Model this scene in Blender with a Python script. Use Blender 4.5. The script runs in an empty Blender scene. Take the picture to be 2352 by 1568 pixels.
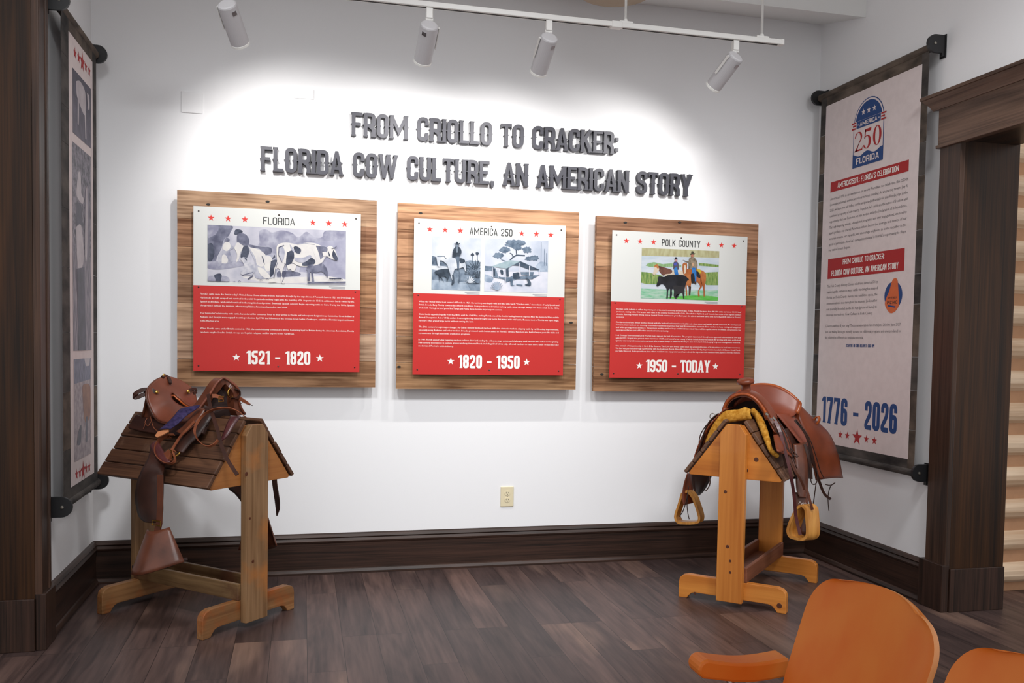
import bpy, math, random
import numpy as np
from mathutils import Vector, Matrix
from mathutils.geometry import delaunay_2d_cdt

random.seed(7)
SC = bpy.context.scene
COL = SC.collection

# ------------------------------------------------------------------ camera
CAM = np.array([1.3673, -5.2513, 1.3494])
YAW, PITCH, ROLL, FPX = .2430, -.0451, .0173, 2066.15
CX, CY = 1176 + 29.69, 784 + 94.37
_cy, _sy, _cp, _sp = math.cos(YAW), math.sin(YAW), math.cos(PITCH), math.sin(PITCH)
_f = np.array([_sy * _cp, _cy * _cp, _sp])
_r0 = np.array([_cy, -_sy, 0.])
_u0 = np.cross(_r0, _f)
_r = math.cos(ROLL) * _r0 + math.sin(ROLL) * _u0
_u = -math.sin(ROLL) * _r0 + math.cos(ROLL) * _u0
cam_data = bpy.data.cameras.new('camera')
cam_data.sensor_width = 36
cam_data.lens = FPX * 36 / 2352
cam_data.shift_x = -29.69 / 2352
cam_data.shift_y = 94.37 / 2352
cam_data.clip_start = .05
cam = bpy.data.objects.new('camera', cam_data)
COL.objects.link(cam)
cam.matrix_world = Matrix(((_r[0], _u[0], -_f[0], CAM[0]), (_r[1], _u[1], -_f[1], CAM[1]), (_r[2], _u[2], -_f[2], CAM[2]), (0, 0, 0, 1)))
SC.camera = cam

# ------------------------------------------------------------------ world, light, exposure
world = bpy.data.worlds.new('world')
SC.world = world
world.use_nodes = True
_bg = world.node_tree.nodes['Background']
_bg.inputs[0].default_value = (.985, .985, 1, 1)
_bg.inputs[1].default_value = .9
SC.view_settings.view_transform = 'Standard'
SC.view_settings.look = 'None'
SC.view_settings.gamma = 1
SC.view_settings.exposure = 0
SPOT_W = 28.0
# unseen fill spots, added near the ceiling to brighten the lower walls
for (lx, ly, lz), aim, watt in (((.9, -3.3, 3.75), (1.2, 0, .45), 230), ((2.5, -3.3, 3.75), (2.5, 0, .45), 230), ((4.0, -3.3, 3.75), (3.9, 0, .45), 230)):
    ld = bpy.data.lights.new('fill_spot', 'SPOT')
    ld.energy = watt
    ld.spot_size = math.radians(74)
    ld.spot_blend = 1
    ld.shadow_soft_size = .25
    ld.color = (.97, .98, 1)
    lo = bpy.data.objects.new('fill_spot', ld)
    COL.objects.link(lo)
    lo.location = (lx, ly, lz)
    lo.rotation_euler = (Vector(aim) - Vector((lx, ly, lz))).to_track_quat('-Z', 'Y').to_euler()


# ------------------------------------------------------------------ photo geometry helpers (where things really stand)
def ray(x, y):
    return _f + _r * (x - CX) / FPX - _u * (y - CY) / FPX


def at(x, y, ax, v):
    d = ray(x, y)
    return CAM + d * ((v - CAM[ax]) / d[ax])


def onplane(x, y, A, n):
    d = ray(x, y)
    A = np.array(A)
    n = np.array(n)
    return CAM + d * (((A - CAM) @ n) / (d @ n))


class Frame:
    """local frame of a saddle stand: x across the ridge, y along it, z up"""

    def __init__(s, o, deg):
        t = math.radians(deg)
        s.rz = t
        s.o = np.array([o[0], o[1], 0.])
        s.c = np.array([math.cos(t), math.sin(t), 0])
        s.a = np.array([-math.sin(t), math.cos(t), 0])

    def loc(s, P):
        d = P - s.o
        return Vector((d @ s.c, d @ s.a, d[2]))

    def A(s, x, y, a):
        return s.loc(onplane(x, y, s.o + s.a * a, s.a))

    def C(s, x, y, c):
        return s.loc(onplane(x, y, s.o + s.c * c, s.c))

    def S(s, x, y, side, off):
        d = np.array([.21, -.285])
        d /= np.hypot(*d)
        n = s.c * side * (-d[1]) + np.array([0, 0, d[0]])
        A = s.o + s.c * side * .06 + np.array([0, 0, .96]) + n * off
        return s.loc(onplane(x, y, A, n))


def homog(src, dst):
    M = []
    b = []
    for (x, y), (X, Y) in zip(src, dst):
        M += [[x, y, 1, 0, 0, 0, -x * X, -y * X], [0, 0, 0, x, y, 1, -x * Y, -y * Y]]
        b += [X, Y]
    h = np.append(np.linalg.solve(np.array(M), np.array(b)), 1).reshape(3, 3)

    def f(x, y):
        p = h @ np.array([x, y, 1])
        return (p[0] / p[2], p[1] / p[2])
    return f


# ------------------------------------------------------------------ materials
def lin(c):
    return tuple(((v / 255) / 12.92 if v / 255 <= .04045 else ((v / 255 + .055) / 1.055) ** 2.4) for v in c) + (1,)


def newmat(name):
    m = bpy.data.materials.new(name)
    m.use_nodes = True
    nt = m.node_tree
    return m, nt, nt.nodes['Principled BSDF']


def plain(name, rgb, rough=.5, metal=0., spec=.5, noise=0., scale=30., bump=0., coat=0.):
    m, nt, b = newmat(name)
    b.inputs['Roughness'].default_value = rough
    b.inputs['Metallic'].default_value = metal
    b.inputs['Specular IOR Level'].default_value = spec
    b.inputs['Coat Weight'].default_value = coat
    L = nt.links
    tc = nt.nodes.new('ShaderNodeTexCoord')
    n = nt.nodes.new('ShaderNodeTexNoise')
    n.inputs['Scale'].default_value = scale
    n.inputs['Detail'].default_value = 5
    L.new(tc.outputs['Object'], n.inputs['Vector'])
    mx = nt.nodes.new('ShaderNodeMix')
    mx.data_type = 'RGBA'
    c = lin(rgb)
    mx.inputs[6].default_value = tuple(v * (1 - noise) for v in c[:3]) + (1,)
    mx.inputs[7].default_value = tuple(min(1, v * (1 + noise)) for v in c[:3]) + (1,)
    L.new(n.outputs['Fac'], mx.inputs[0])
    L.new(mx.outputs[2], b.inputs['Base Color'])
    if bump:
        bp = nt.nodes.new('ShaderNodeBump')
        bp.inputs['Strength'].default_value = bump
        bp.inputs['Distance'].default_value = .004
        L.new(n.outputs['Fac'], bp.inputs['Height'])
        L.new(bp.outputs['Normal'], b.inputs['Normal'])
    return m


def mottled(name, rgb1, rgb2, scale=8., rough=.6, lo=.35, hi=.65, stretch=(1, 1, 1), detail=6., spec=.3, bump=0.):
    m, nt, b = newmat(name)
    b.inputs['Roughness'].default_value = rough
    b.inputs['Specular IOR Level'].default_value = spec
    L = nt.links
    tc = nt.nodes.new('ShaderNodeTexCoord')
    mp = nt.nodes.new('ShaderNodeMapping')
    mp.inputs['Scale'].default_value = stretch
    L.new(tc.outputs['Object'], mp.inputs['Vector'])
    n = nt.nodes.new('ShaderNodeTexNoise')
    n.inputs['Scale'].default_value = scale
    n.inputs['Detail'].default_value = detail
    L.new(mp.outputs['Vector'], n.inputs['Vector'])
    r = nt.nodes.new('ShaderNodeValToRGB')
    r.color_ramp.elements[0].position = lo
    r.color_ramp.elements[1].position = hi
    r.color_ramp.elements[0].color = lin(rgb1)
    r.color_ramp.elements[1].color = lin(rgb2)
    L.new(n.outputs['Fac'], r.inputs['Fac'])
    L.new(r.outputs['Color'], b.inputs['Base Color'])
    if bump:
        bp = nt.nodes.new('ShaderNodeBump')
        bp.inputs['Strength'].default_value = bump
        bp.inputs['Distance'].default_value = .006
        L.new(n.outputs['Fac'], bp.inputs['Height'])
        L.new(bp.outputs['Normal'], b.inputs['Normal'])
    return m


def wood(name, dark, light, axis='X', rough=.45, across=14., along=.9, fine=.35, tint=False, spec=.4, wear=None, wear_at=.62, coat=0.):
    """grain stretched along one axis of the object; optional per-plank tint and worn patches"""
    m, nt, b = newmat(name)
    b.inputs['Roughness'].default_value = rough
    b.inputs['Specular IOR Level'].default_value = spec
    b.inputs['Coat Weight'].default_value = coat
    N = nt.nodes
    L = nt.links
    tc = N.new('ShaderNodeTexCoord')
    oi = N.new('ShaderNodeObjectInfo')
    add = N.new('ShaderNodeVectorMath')
    add.operation = 'ADD'
    sc = N.new('ShaderNodeVectorMath')
    sc.operation = 'SCALE'
    sc.inputs[0].default_value = (7.3, 3.1, 5.7)
    L.new(oi.outputs['Random'], sc.inputs['Scale'])
    L.new(tc.outputs['Object'], add.inputs[0])
    L.new(sc.outputs[0], add.inputs[1])
    vec = add.outputs[0]
    if tint:
        at_ = N.new('ShaderNodeAttribute')
        at_.attribute_name = 'tint'
        add2 = N.new('ShaderNodeVectorMath')
        add2.operation = 'MULTIPLY_ADD'
        add2.inputs[1].default_value = (31, 17, 23)
        L.new(at_.outputs['Color'], add2.inputs[0])
        L.new(vec, add2.inputs[2])
        vec = add2.outputs[0]
    outs = []
    for k, (ac, al, det) in enumerate(((across, along, 4), (across * 7, along * 2.2, 3))):
        mp = N.new('ShaderNodeMapping')
        s = [ac] * 3
        s['XYZ'.index(axis)] = al
        mp.inputs['Scale'].default_value = s
        L.new(vec, mp.inputs['Vector'])
        n = N.new('ShaderNodeTexNoise')
        n.inputs['Scale'].default_value = 1
        n.inputs['Detail'].default_value = det
        n.inputs['Distortion'].default_value = .9 if k == 0 else .2
        L.new(mp.outputs['Vector'], n.inputs['Vector'])
        outs.append(n)
    mixf = N.new('ShaderNodeMix')
    mixf.inputs[0].default_value = fine
    L.new(outs[0].outputs['Fac'], mixf.inputs[2])
    L.new(outs[1].outputs['Fac'], mixf.inputs[3])
    r = N.new('ShaderNodeValToRGB')
    r.color_ramp.elements[0].position = .36
    r.color_ramp.elements[1].position = .64
    r.color_ramp.elements[0].color = lin(dark)
    r.color_ramp.elements[1].color = lin(light)
    L.new(mixf.outputs[0], r.inputs['Fac'])
    col = r.outputs['Color']
    if wear:
        nw = N.new('ShaderNodeTexNoise')
        nw.inputs['Scale'].default_value = 5.5
        nw.inputs['Detail'].default_value = 5
        L.new(add.outputs[0], nw.inputs['Vector'])
        rw = N.new('ShaderNodeValToRGB')
        rw.color_ramp.elements[0].position = wear_at - .08
        rw.color_ramp.elements[1].position = wear_at + .08
        L.new(nw.outputs['Fac'], rw.inputs['Fac'])
        mw = N.new('ShaderNodeMix')
        mw.data_type = 'RGBA'
        mw.inputs[7].default_value = lin(wear)
        L.new(rw.outputs['Color'], mw.inputs[0])
        L.new(col, mw.inputs[6])
        col = mw.outputs[2]
    if tint:
        mt = N.new('ShaderNodeMix')
        mt.data_type = 'RGBA'
        mt.blend_type = 'MULTIPLY'
        mt.inputs[0].default_value = 1
        L.new(col, mt.inputs[6])
        L.new(at_.outputs['Color'], mt.inputs[7])
        col = mt.outputs[2]
    L.new(col, b.inputs['Base Color'])
    bp = N.new('ShaderNodeBump')
    bp.inputs['Strength'].default_value = .18
    bp.inputs['Distance'].default_value = .002
    L.new(mixf.outputs[0], bp.inputs['Height'])
    L.new(bp.outputs['Normal'], b.inputs['Normal'])
    return m


def floor_material():
    m, nt, b = newmat('dark plank floor')
    N = nt.nodes
    L = nt.links
    tc = N.new('ShaderNodeTexCoord')
    sx = N.new('ShaderNodeSeparateXYZ')
    L.new(tc.outputs['Object'], sx.inputs[0])
    cb = N.new('ShaderNodeCombineXYZ')
    L.new(sx.outputs['Y'], cb.inputs['X'])
    L.new(sx.outputs['X'], cb.inputs['Y'])
    br = N.new('ShaderNodeTexBrick')
    br.offset = .37
    br.offset_frequency = 3
    br.inputs['Color1'].default_value = (0, 0, 0, 1)
    br.inputs['Color2'].default_value = (1, 1, 1, 1)
    br.inputs['Mortar'].default_value = (.5, .5, .5, 1)
    br.inputs['Scale'].default_value = 1
    br.inputs['Mortar Size'].default_value = .0012
    br.inputs['Brick Width'].default_value = 1.15
    br.inputs['Row Height'].default_value = .155
    L.new(cb.outputs[0], br.inputs['Vector'])
    off = N.new('ShaderNodeVectorMath')
    off.operation = 'MULTIPLY_ADD'
    off.inputs[1].default_value = (13, 29, 7)
    L.new(br.outputs['Color'], off.inputs[0])
    L.new(tc.outputs['Object'], off.inputs[2])
    ns = []
    for s, det, dist in (((9, 1.1, 1), 5, 1.6), ((60, 3.2, 1), 3, .4), ((3.2, .9, 1), 3, .3)):
        mp = N.new('ShaderNodeMapping')
        mp.inputs['Scale'].default_value = s
        L.new(off.outputs[0], mp.inputs['Vector'])
        n = N.new('ShaderNodeTexNoise')
        n.inputs['Scale'].default_value = 1
        n.inputs['Detail'].default_value = det
        n.inputs['Distortion'].default_value = dist
        L.new(mp.outputs['Vector'], n.inputs['Vector'])
        ns.append(n)
    mx = N.new('ShaderNodeMix')
    mx.inputs[0].default_value = .4
    L.new(ns[0].outputs['Fac'], mx.inputs[2])
    L.new(ns[1].outputs['Fac'], mx.inputs[3])
    r = N.new('ShaderNodeValToRGB')
    e = r.color_ramp.elements
    e[0].position = .3
    e[0].color = lin((46, 36, 36))
    e[1].position = .72
    e[1].color = lin((104, 84, 78))
    L.new(mx.outputs[0], r.inputs['Fac'])
    r2 = N.new('ShaderNodeValToRGB')
    e = r2.color_ramp.elements
    e[0].position = .58
    e[0].color = (0, 0, 0, 1)
    e[1].position = .74
    e[1].color = (1, 1, 1, 1)
    L.new(ns[2].outputs['Fac'], r2.inputs['Fac'])
    m1 = N.new('ShaderNodeMix')
    m1.data_type = 'RGBA'
    m1.inputs[7].default_value = lin((150, 124, 108))
    f1 = N.new('ShaderNodeMath')
    f1.operation = 'MULTIPLY'
    L.new(r2.outputs['Color'], f1.inputs[0])
    L.new(mx.outputs[0], f1.inputs[1])
    L.new(f1.outputs[0], m1.inputs[0])
    L.new(r.outputs['Color'], m1.inputs[6])
    m2 = N.new('ShaderNodeMix')
    m2.data_type = 'RGBA'
    m2.blend_type = 'MULTIPLY'
    m2.inputs[0].default_value = 1
    r3 = N.new('ShaderNodeValToRGB')
    e = r3.color_ramp.elements
    e[0].color = (.55, .54, .57, 1)
    e[1].color = (1.25, 1.16, 1.1, 1)
    L.new(br.outputs['Color'], r3.inputs['Fac'])
    L.new(m1.outputs[2], m2.inputs[6])
    L.new(r3.outputs['Color'], m2.inputs[7])
    m3 = N.new('ShaderNodeMix')
    m3.data_type = 'RGBA'
    m3.inputs[7].default_value = lin((34, 25, 24))
    L.new(br.outputs['Fac'], m3.inputs[0])
    L.new(m2.outputs[2], m3.inputs[6])
    L.new(m3.outputs[2], b.inputs['Base Color'])
    b.inputs['Roughness'].default_value = .42
    b.inputs['Specular IOR Level'].default_value = .45
    bp = N.new('ShaderNodeBump')
    bp.inputs['Strength'].default_value = .15
    bp.inputs['Distance'].default_value = .002
    L.new(mx.outputs[0], bp.inputs['Height'])
    L.new(bp.outputs['Normal'], b.inputs['Normal'])
    return m


M = {}
M['wall'] = plain('white wall paint', (240, 240, 241), .55, spec=.3, noise=.015, scale=220, bump=.05)
M['ceiling'] = plain('white ceiling paint', (236, 236, 234), .7, spec=.2)
M['floor'] = floor_material()
for ax in 'XYZ':
    M['trim' + ax] = wood('dark stained oak trim ' + ax, (33, 23, 18), (66, 45, 36), ax, .4, 22, 1.2, .5, spec=.3)
    M['head'] = wood('oak head casing with painted light', (66, 48, 38), (116, 90, 74), 'Y', .42, 16, 1.0, .45, spec=.3)  # casing oak made paler: the light falling on the head is in its colour
    M['frame' + ax] = wood('walnut stained oak casing ' + ax, (42, 29, 22), (82, 58, 45), ax, .42, 16, 1.0, .45, spec=.3)
    M['jamb' + ax] = wood('deep brown oak jamb ' + ax, (30, 18, 10), (66, 40, 20), ax, .36, 15, .8, .45, spec=.25)
M['log'] = wood('peeled pine log', (196, 160, 126), (232, 206, 176), 'X', .6, 9, 1.2, .3)
M['chink'] = plain('tan chinking strip', (186, 140, 104), .8, noise=.1)
M['plank'] = wood('reclaimed barn plank', (116, 88, 70), (202, 172, 148), 'X', .75, 11, 1.6, .5, tint=True, spec=.15)
M['acryl_white'] = plain('white printed panel', (206, 207, 203), .36, spec=.3)
M['acryl_red'] = plain('red printed panel', (188, 40, 36), .36, spec=.4, noise=.02)
M['ink_white'] = plain('white print ink', (240, 236, 230), .4)
M['ink_black'] = plain('black print ink', (22, 22, 24), .4)
M['ink_red'] = plain('red print ink', (206, 44, 34), .4)
M['ink_grey'] = plain('grey print ink', (150, 150, 155), .5)
M['letter'] = plain('charcoal satin letter face', (60, 60, 68), .46, metal=.1, spec=.42, noise=.03)
M['white_metal'] = plain('white powder coated metal', (226, 224, 220), .4)
M['barrel_metal'] = plain('light grey lamp barrel', (196, 194, 196), .45)
M['lens'] = plain('frosted lens', (245, 245, 240), .3)
M['chrome'] = plain('chrome clip', (190, 190, 192), .15, metal=1)
M['ivory'] = plain('ivory plastic', (226, 214, 180), .4)
M['slot'] = plain('dark slot', (30, 26, 22), .7)
M['black_metal'] = plain('matte black bracket', (24, 24, 26), .45, noise=.1)
M['steel'] = plain('dull steel', (150, 145, 135), .35, metal=.9)
M['screw'] = plain('dark screw head', (70, 60, 55), .4, metal=.7)
M['banner'] = mottled('pale printed banner cloth', (216, 203, 201), (222, 209, 207), 24, .75)
M['barn'] = mottled('weathered grey wood print', (34, 32, 32), (92, 85, 80), 5, .8, .3, .75, (9, 1.2, 2.6), 8)
M['barn2'] = mottled('brown weathered wood print', (58, 50, 44), (112, 98, 86), 6, .8, .3, .75, (9, 1.2, 2.6), 8)
M['banner_red'] = plain('banner red ink', (166, 22, 24), .7)
M['banner_blue'] = plain('banner blue ink', (20, 62, 120), .7)
M['banner_text'] = plain('banner grey text ink', (92, 86, 88), .7)
M['tan_tag'] = plain('orange tag ink', (206, 100, 52), .7, noise=.1)
M['slatA'] = wood('worn brown slat', (58, 34, 21), (100, 67, 46), 'Y', .5, 22, 1.4, .45, wear=(120, 92, 72), wear_at=.68)
M['postA'] = wood('worn pine post', (104, 72, 42), (148, 114, 80), 'Z', .5, 14, 1.2, .4, wear=(166, 106, 54), wear_at=.66)
M['footA'] = wood('worn pine foot', (112, 74, 42), (150, 108, 68), 'X', .5, 14, 1.2, .4, wear=(150, 76, 26), wear_at=.62)
M['gableA'] = wood('worn pine gable', (134, 78, 34), (168, 110, 58), 'X', .5, 10, 1.2, .3, wear=(120, 84, 56), wear_at=.6)
M['railA'] = wood('worn pine rail', (96, 70, 44), (142, 112, 76), 'Y', .5, 14, 1.2, .4, wear=(84, 52, 34), wear_at=.6)
M['slatB'] = wood('brown slat with dull finish', (82, 54, 38), (118, 84, 63), 'Y', .5, 22, 1.4, .4)
M['postB'] = wood('honey pine post', (178, 102, 36), (214, 138, 60), 'Z', .38, 9, .8, .3, coat=.2)
M['footB'] = wood('honey pine foot', (184, 106, 36), (218, 142, 62), 'X', .38, 9, .8, .3, coat=.2)
M['gableB'] = wood('honey pine gable', (176, 98, 30), (212, 132, 50), 'X', .38, 7, .8, .3, coat=.2)
M['railB'] = wood('reddish brown tray board', (104, 58, 38), (134, 82, 58), 'Y', .5, 14, 1.2, .3)
M['knot'] = plain('pine knot', (84, 40, 16), .45, noise=.3, scale=60)
M['lea_brown'] = mottled('brown saddle leather', (68, 34, 20), (110, 60, 40), 9, .36, .3, .7, spec=.5, bump=.05)
M['lea_seat'] = mottled('rubbed seat leather', (84, 40, 24), (130, 70, 49), 6, .38, .3, .7, spec=.5)
M['lea_dark'] = mottled('dark brown strap leather', (36, 18, 12), (64, 33, 22), 10, .42, .3, .7, spec=.45, bump=.05)
M['lea_maroon'] = mottled('maroon strap leather', (62, 26, 28), (104, 52, 50), 9, .34, .3, .7, spec=.5)
M['lea_edge'] = mottled('tan strap leather', (110, 58, 36), (150, 88, 60), 14, .45)
M['lea_russet'] = mottled('russet saddle leather', (102, 44, 18), (138, 66, 36), 7, .38, .3, .7, spec=.45, bump=.05)
M['lea_russet_seat'] = mottled('smooth russet seat leather', (122, 56, 34), (148, 76, 54), 5, .36, .3, .7, spec=.5)
M['lea_roll'] = mottled('orange brown cantle leather', (142, 62, 20), (182, 90, 36), 9, .34, spec=.5)
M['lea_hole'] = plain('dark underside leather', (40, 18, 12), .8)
M['fleece'] = mottled('yellowed fleece', (168, 108, 26), (214, 160, 70), 60, .95, .3, .7, spec=.1, bump=.45)
M['blue_cloth'] = mottled('dark purple blue cloth', (34, 26, 62), (66, 54, 96), 40, .7, stretch=(6, 1, 1))
M['tag_leather'] = plain('pale orange leather', (204, 134, 90), .55, noise=.1)
M['brass'] = plain('brass hardware', (190, 150, 74), .25, metal=1)
M['stirrup_wood'] = wood('varnished stirrup wood', (168, 104, 36), (210, 150, 74), 'Z', .35, 18, 1.5, .3)
M['chair_wood'] = mottled('orange bent plywood', (196, 84, 4), (212, 128, 50), 4.2, .46, .3, .7, (1, 1, .6), 4, spec=.3)
M['chair_edge'] = plain('plywood edge', (214, 140, 80), .4)
M['chair_metal'] = plain('brushed steel bracket', (160, 150, 140), .35, metal=.9)
M['tan_shade'] = plain('tan fixture', (170, 150, 126), .6)


# ------------------------------------------------------------------ mesh builder
class MB:
    def __init__(s):
        s.v = []
        s.f = []
        s.m = []
        s.t = []
        s.mi = 0
        s.tint = None

    def add(s, vs, fs, mi=None):
        o = len(s.v)
        s.v += [tuple(p) for p in vs]
        for f in fs:
            s.f.append(tuple(i + o for i in f))
            s.m.append(s.mi if mi is None else mi)
            s.t.append(s.tint)

    def box(s, x0, x1, y0, y1, z0, z1, mi=None):
        s.add([(x0, y0, z0), (x1, y0, z0), (x1, y1, z0), (x0, y1, z0), (x0, y0, z1), (x1, y0, z1), (x1, y1, z1), (x0, y1, z1)],
              [(0, 3, 2, 1), (4, 5, 6, 7), (0, 1, 5, 4), (1, 2, 6, 5), (2, 3, 7, 6), (3, 0, 4, 7)], mi)

    def prism(s, poly, O, ux, uy, n, d0, d1, mi=None):
        """polygon in the plane (O,ux,uy) from depth d0 to d1 along n; ux x uy = n, CCW"""
        O, ux, uy, n = Vector(O), Vector(ux), Vector(uy), Vector(n)
        k = len(poly)
        A = [O + ux * p[0] + uy * p[1] + n * d0 for p in poly]
        B = [O + ux * p[0] + uy * p[1] + n * d1 for p in poly]
        fs = [tuple(range(k - 1, -1, -1)), tuple(range(k, 2 * k))]
        fs += [(i, (i + 1) % k, k + (i + 1) % k, k + i) for i in range(k)]
        s.add(A + B, fs, mi)

    def flat(s, poly, O, ux, uy, n, d, mi=None):
        O, ux, uy, n = Vector(O), Vector(ux), Vector(uy), Vector(n)
        s.add([O + ux * p[0] + uy * p[1] + n * d for p in poly], [tuple(range(len(poly)))], mi)

    def tube(s, pts, r, k=8, mi=None, cap=True):
        pts = [Vector(p) for p in pts]
        n = len(pts)
        rs = r if isinstance(r, (list, tuple)) else [r] * n
        T = [(pts[min(i + 1, n - 1)] - pts[max(i - 1, 0)]).normalized() for i in range(n)]
        up = Vector((0, 0, 1)) if abs(T[0].z) < .9 else Vector((1, 0, 0))
        N = (up - T[0] * up.dot(T[0])).normalized()
        vs = []
        for i in range(n):
            N = (N - T[i] * N.dot(T[i])).normalized()
            B = T[i].cross(N)
            for j in range(k):
                a = 2 * math.pi * j / k
                vs.append(pts[i] + (N * math.cos(a) + B * math.sin(a)) * rs[i])
        fs = [(i * k + j, i * k + (j + 1) % k, (i + 1) * k + (j + 1) % k, (i + 1) * k + j) for i in range(n - 1) for j in range(k)]
        if cap:
            fs += [tuple(range(k - 1, -1, -1)), tuple(range((n - 1) * k, n * k))]
        s.add(vs, fs, mi)

    def lathe(s, prof, O, axis, k=24, mi=None):
        """prof: (radius, height along axis)"""
        O = Vector(O)
        Z = Vector(axis).normalized()
        X = Z.orthogonal().normalized()
        Y = Z.cross(X)
        vs = []
        for (r, h) in prof:
            for j in range(k):
                a = 2 * math.pi * j / k
                vs.append(O + Z * h + (X * math.cos(a) + Y * math.sin(a)) * max(r, 1e-5))
        n = len(prof)
        fs = [(i * k + j, i * k + (j + 1) % k, (i + 1) * k + (j + 1) % k, (i + 1) * k + j) for i in range(n - 1) for j in range(k)]
        fs += [tuple(range(k - 1, -1, -1)), tuple(range((n - 1) * k, n * k))]
        s.add(vs, fs, mi)

    def ribbon(s, pts, w, th, wdir, mi=None):
        """flat strap along pts; wdir: width direction (one vector or one per point)"""
        pts = [Vector(p) for p in pts]
        n = len(pts)
        ws = w if isinstance(w, (list, tuple)) else [w] * n
        wd = wdir if isinstance(wdir, list) else [wdir] * n
        vs = []
        for i in range(n):
            T = (pts[min(i + 1, n - 1)] - pts[max(i - 1, 0)]).normalized()
            W = Vector(wd[i])
            W = (W - T * W.dot(T)).normalized()
            N = T.cross(W)
            h = ws[i] / 2
            vs += [pts[i] + W * h + N * th / 2, pts[i] - W * h + N * th / 2, pts[i] - W * h - N * th / 2, pts[i] + W * h - N * th / 2]
        fs = [(i * 4 + j, i * 4 + (j + 1) % 4, (i + 1) * 4 + (j + 1) % 4, (i + 1) * 4 + j) for i in range(n - 1) for j in range(4)]
        fs += [(3, 2, 1, 0), tuple(range((n - 1) * 4, n * 4))]
        s.add(vs, fs, mi)

    def grid(s, P, mi=None, skip=None):
        R = len(P)
        Cn = len(P[0])
        fs = [(i * Cn + j, i * Cn + j + 1, (i + 1) * Cn + j + 1, (i + 1) * Cn + j) for i in range(R - 1) for j in range(Cn - 1)
              if not (skip and skip(i, j))]
        s.add([p for row in P for p in row], fs, mi)

    def slab(s, P, th, mi=None, skip=None, emi=None, nvec=None):
        """a curved sheet with real thickness th (along vertex normals, downward side)"""
        R = len(P)
        Cn = len(P[0])
        P = [[Vector(p) for p in row] for row in P]
        Q = []
        for i in range(R):
            row = []
            for j in range(Cn):
                du = P[min(i + 1, R - 1)][j] - P[max(i - 1, 0)][j]
                dv = P[i][min(j + 1, Cn - 1)] - P[i][max(j - 1, 0)]
                nn = du.cross(dv)
                nn = nn.normalized() if nn.length > 1e-9 else Vector((0, 0, 1))
                row.append(P[i][j] - (Vector(nvec) if nvec else nn) * th)
            Q.append(row)
        keep = [(i, j) for i in range(R - 1) for j in range(Cn - 1) if not (skip and skip(i, j))]
        K = set(keep)
        o = R * Cn
        idx = lambda i, j: i * Cn + j
        fs, es = [], []
        for i, j in keep:
            a, b, c, d = idx(i, j), idx(i, j + 1), idx(i + 1, j + 1), idx(i + 1, j)
            fs.append((a, d, c, b))
            fs.append((a + o, b + o, c + o, d + o))
            for (di, dj, p, q) in ((-1, 0, a, b), (0, 1, b, c), (1, 0, c, d), (0, -1, d, a)):
                if (i + di, j + dj) not in K:
                    es.append((p, q, q + o, p + o))
        s.add([p for row in P for p in row] + [p for row in Q for p in row], fs, mi)
        base = len(s.v) - 2 * o
        for e in es:
            s.f.append(tuple(i + base for i in e))
            s.m.append((s.mi if mi is None else mi) if emi is None else emi)
            s.t.append(s.tint)

    def build(s, name, mats, parent=None, org=(0, 0, 0), smooth=False, bevel=0., seg=2, subsurf=0):
        me = bpy.data.meshes.new(name)
        ox, oy, oz = org
        me.from_pydata([(x - ox, y - oy, z - oz) for x, y, z in s.v], [], s.f)
        if not isinstance(mats, (list, tuple)):
            mats = [mats]
        for m in mats:
            me.materials.append(M[m] if isinstance(m, str) else m)
        for p, mi in zip(me.polygons, s.m):
            p.material_index = mi
            p.use_smooth = smooth
        if any(t is not None for t in s.t):
            ca = me.color_attributes.new('tint', 'FLOAT_COLOR', 'CORNER')
            for p, t in zip(me.polygons, s.t):
                for li in p.loop_indices:
                    ca.data[li].color = tuple(t or (1, 1, 1)) + (1,)
        me.update()
        ob = bpy.data.objects.new(name, me)
        COL.objects.link(ob)
        if parent:
            ob.parent = parent
        if bevel:
            bm = ob.modifiers.new('bevel', 'BEVEL')
            bm.width = bevel
            bm.segments = seg
            bm.limit_method = 'ANGLE'
            bm.angle_limit = math.radians(40)
        if subsurf:
            sm = ob.modifiers.new('subsurf', 'SUBSURF')
            sm.levels = sm.render_levels = subsurf
        return ob


def thing(name, label, cat, loc=(0, 0, 0), rz=0., group=None):
    o = bpy.data.objects.new(name, None)
    COL.objects.link(o)
    o.empty_display_size = .05
    o.location = loc
    o.rotation_euler = (0, 0, rz)
    tag(o, label, cat, group)
    return o


def tag(o, label, cat, group=None):
    o['label'] = label
    o['category'] = cat
    if group:
        o['group'] = group
    return o


def struct(ob):
    ob['kind'] = 'structure'
    return ob


def box(name, mat, x0, x1, y0, y1, z0, z1, parent=None, org=(0, 0, 0), bevel=0.):
    b = MB()
    b.box(x0, x1, y0, y1, z0, z1)
    return b.build(name, mat, parent, org, bevel=bevel)


def smoothpath(pts, n=6):
    """Catmull-Rom through the points"""
    P = [Vector(p) for p in pts]
    if len(P) < 3:
        return P
    out = []
    for i in range(len(P) - 1):
        p0, p1, p2, p3 = P[max(i - 1, 0)], P[i], P[i + 1], P[min(i + 2, len(P) - 1)]
        for k in range(n):
            t = k / n
            out.append(.5 * ((2 * p1) + (p2 - p0) * t + (2 * p0 - 5 * p1 + 4 * p2 - p3) * t * t + (3 * p1 - p0 - 3 * p2 + p3) * t ** 3))
    out.append(P[-1])
    return out


def loft(A, B, cols=6, bulge=0., bdir=(0, 0, 1), n=5):
    A = smoothpath(A, n)
    B = smoothpath(B, n)
    D = Vector(bdir)
    return [[a.lerp(b, j / cols) + D * bulge * math.sin(math.pi * j / cols) for j in range(cols + 1)] for a, b in zip(A, B)]


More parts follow.
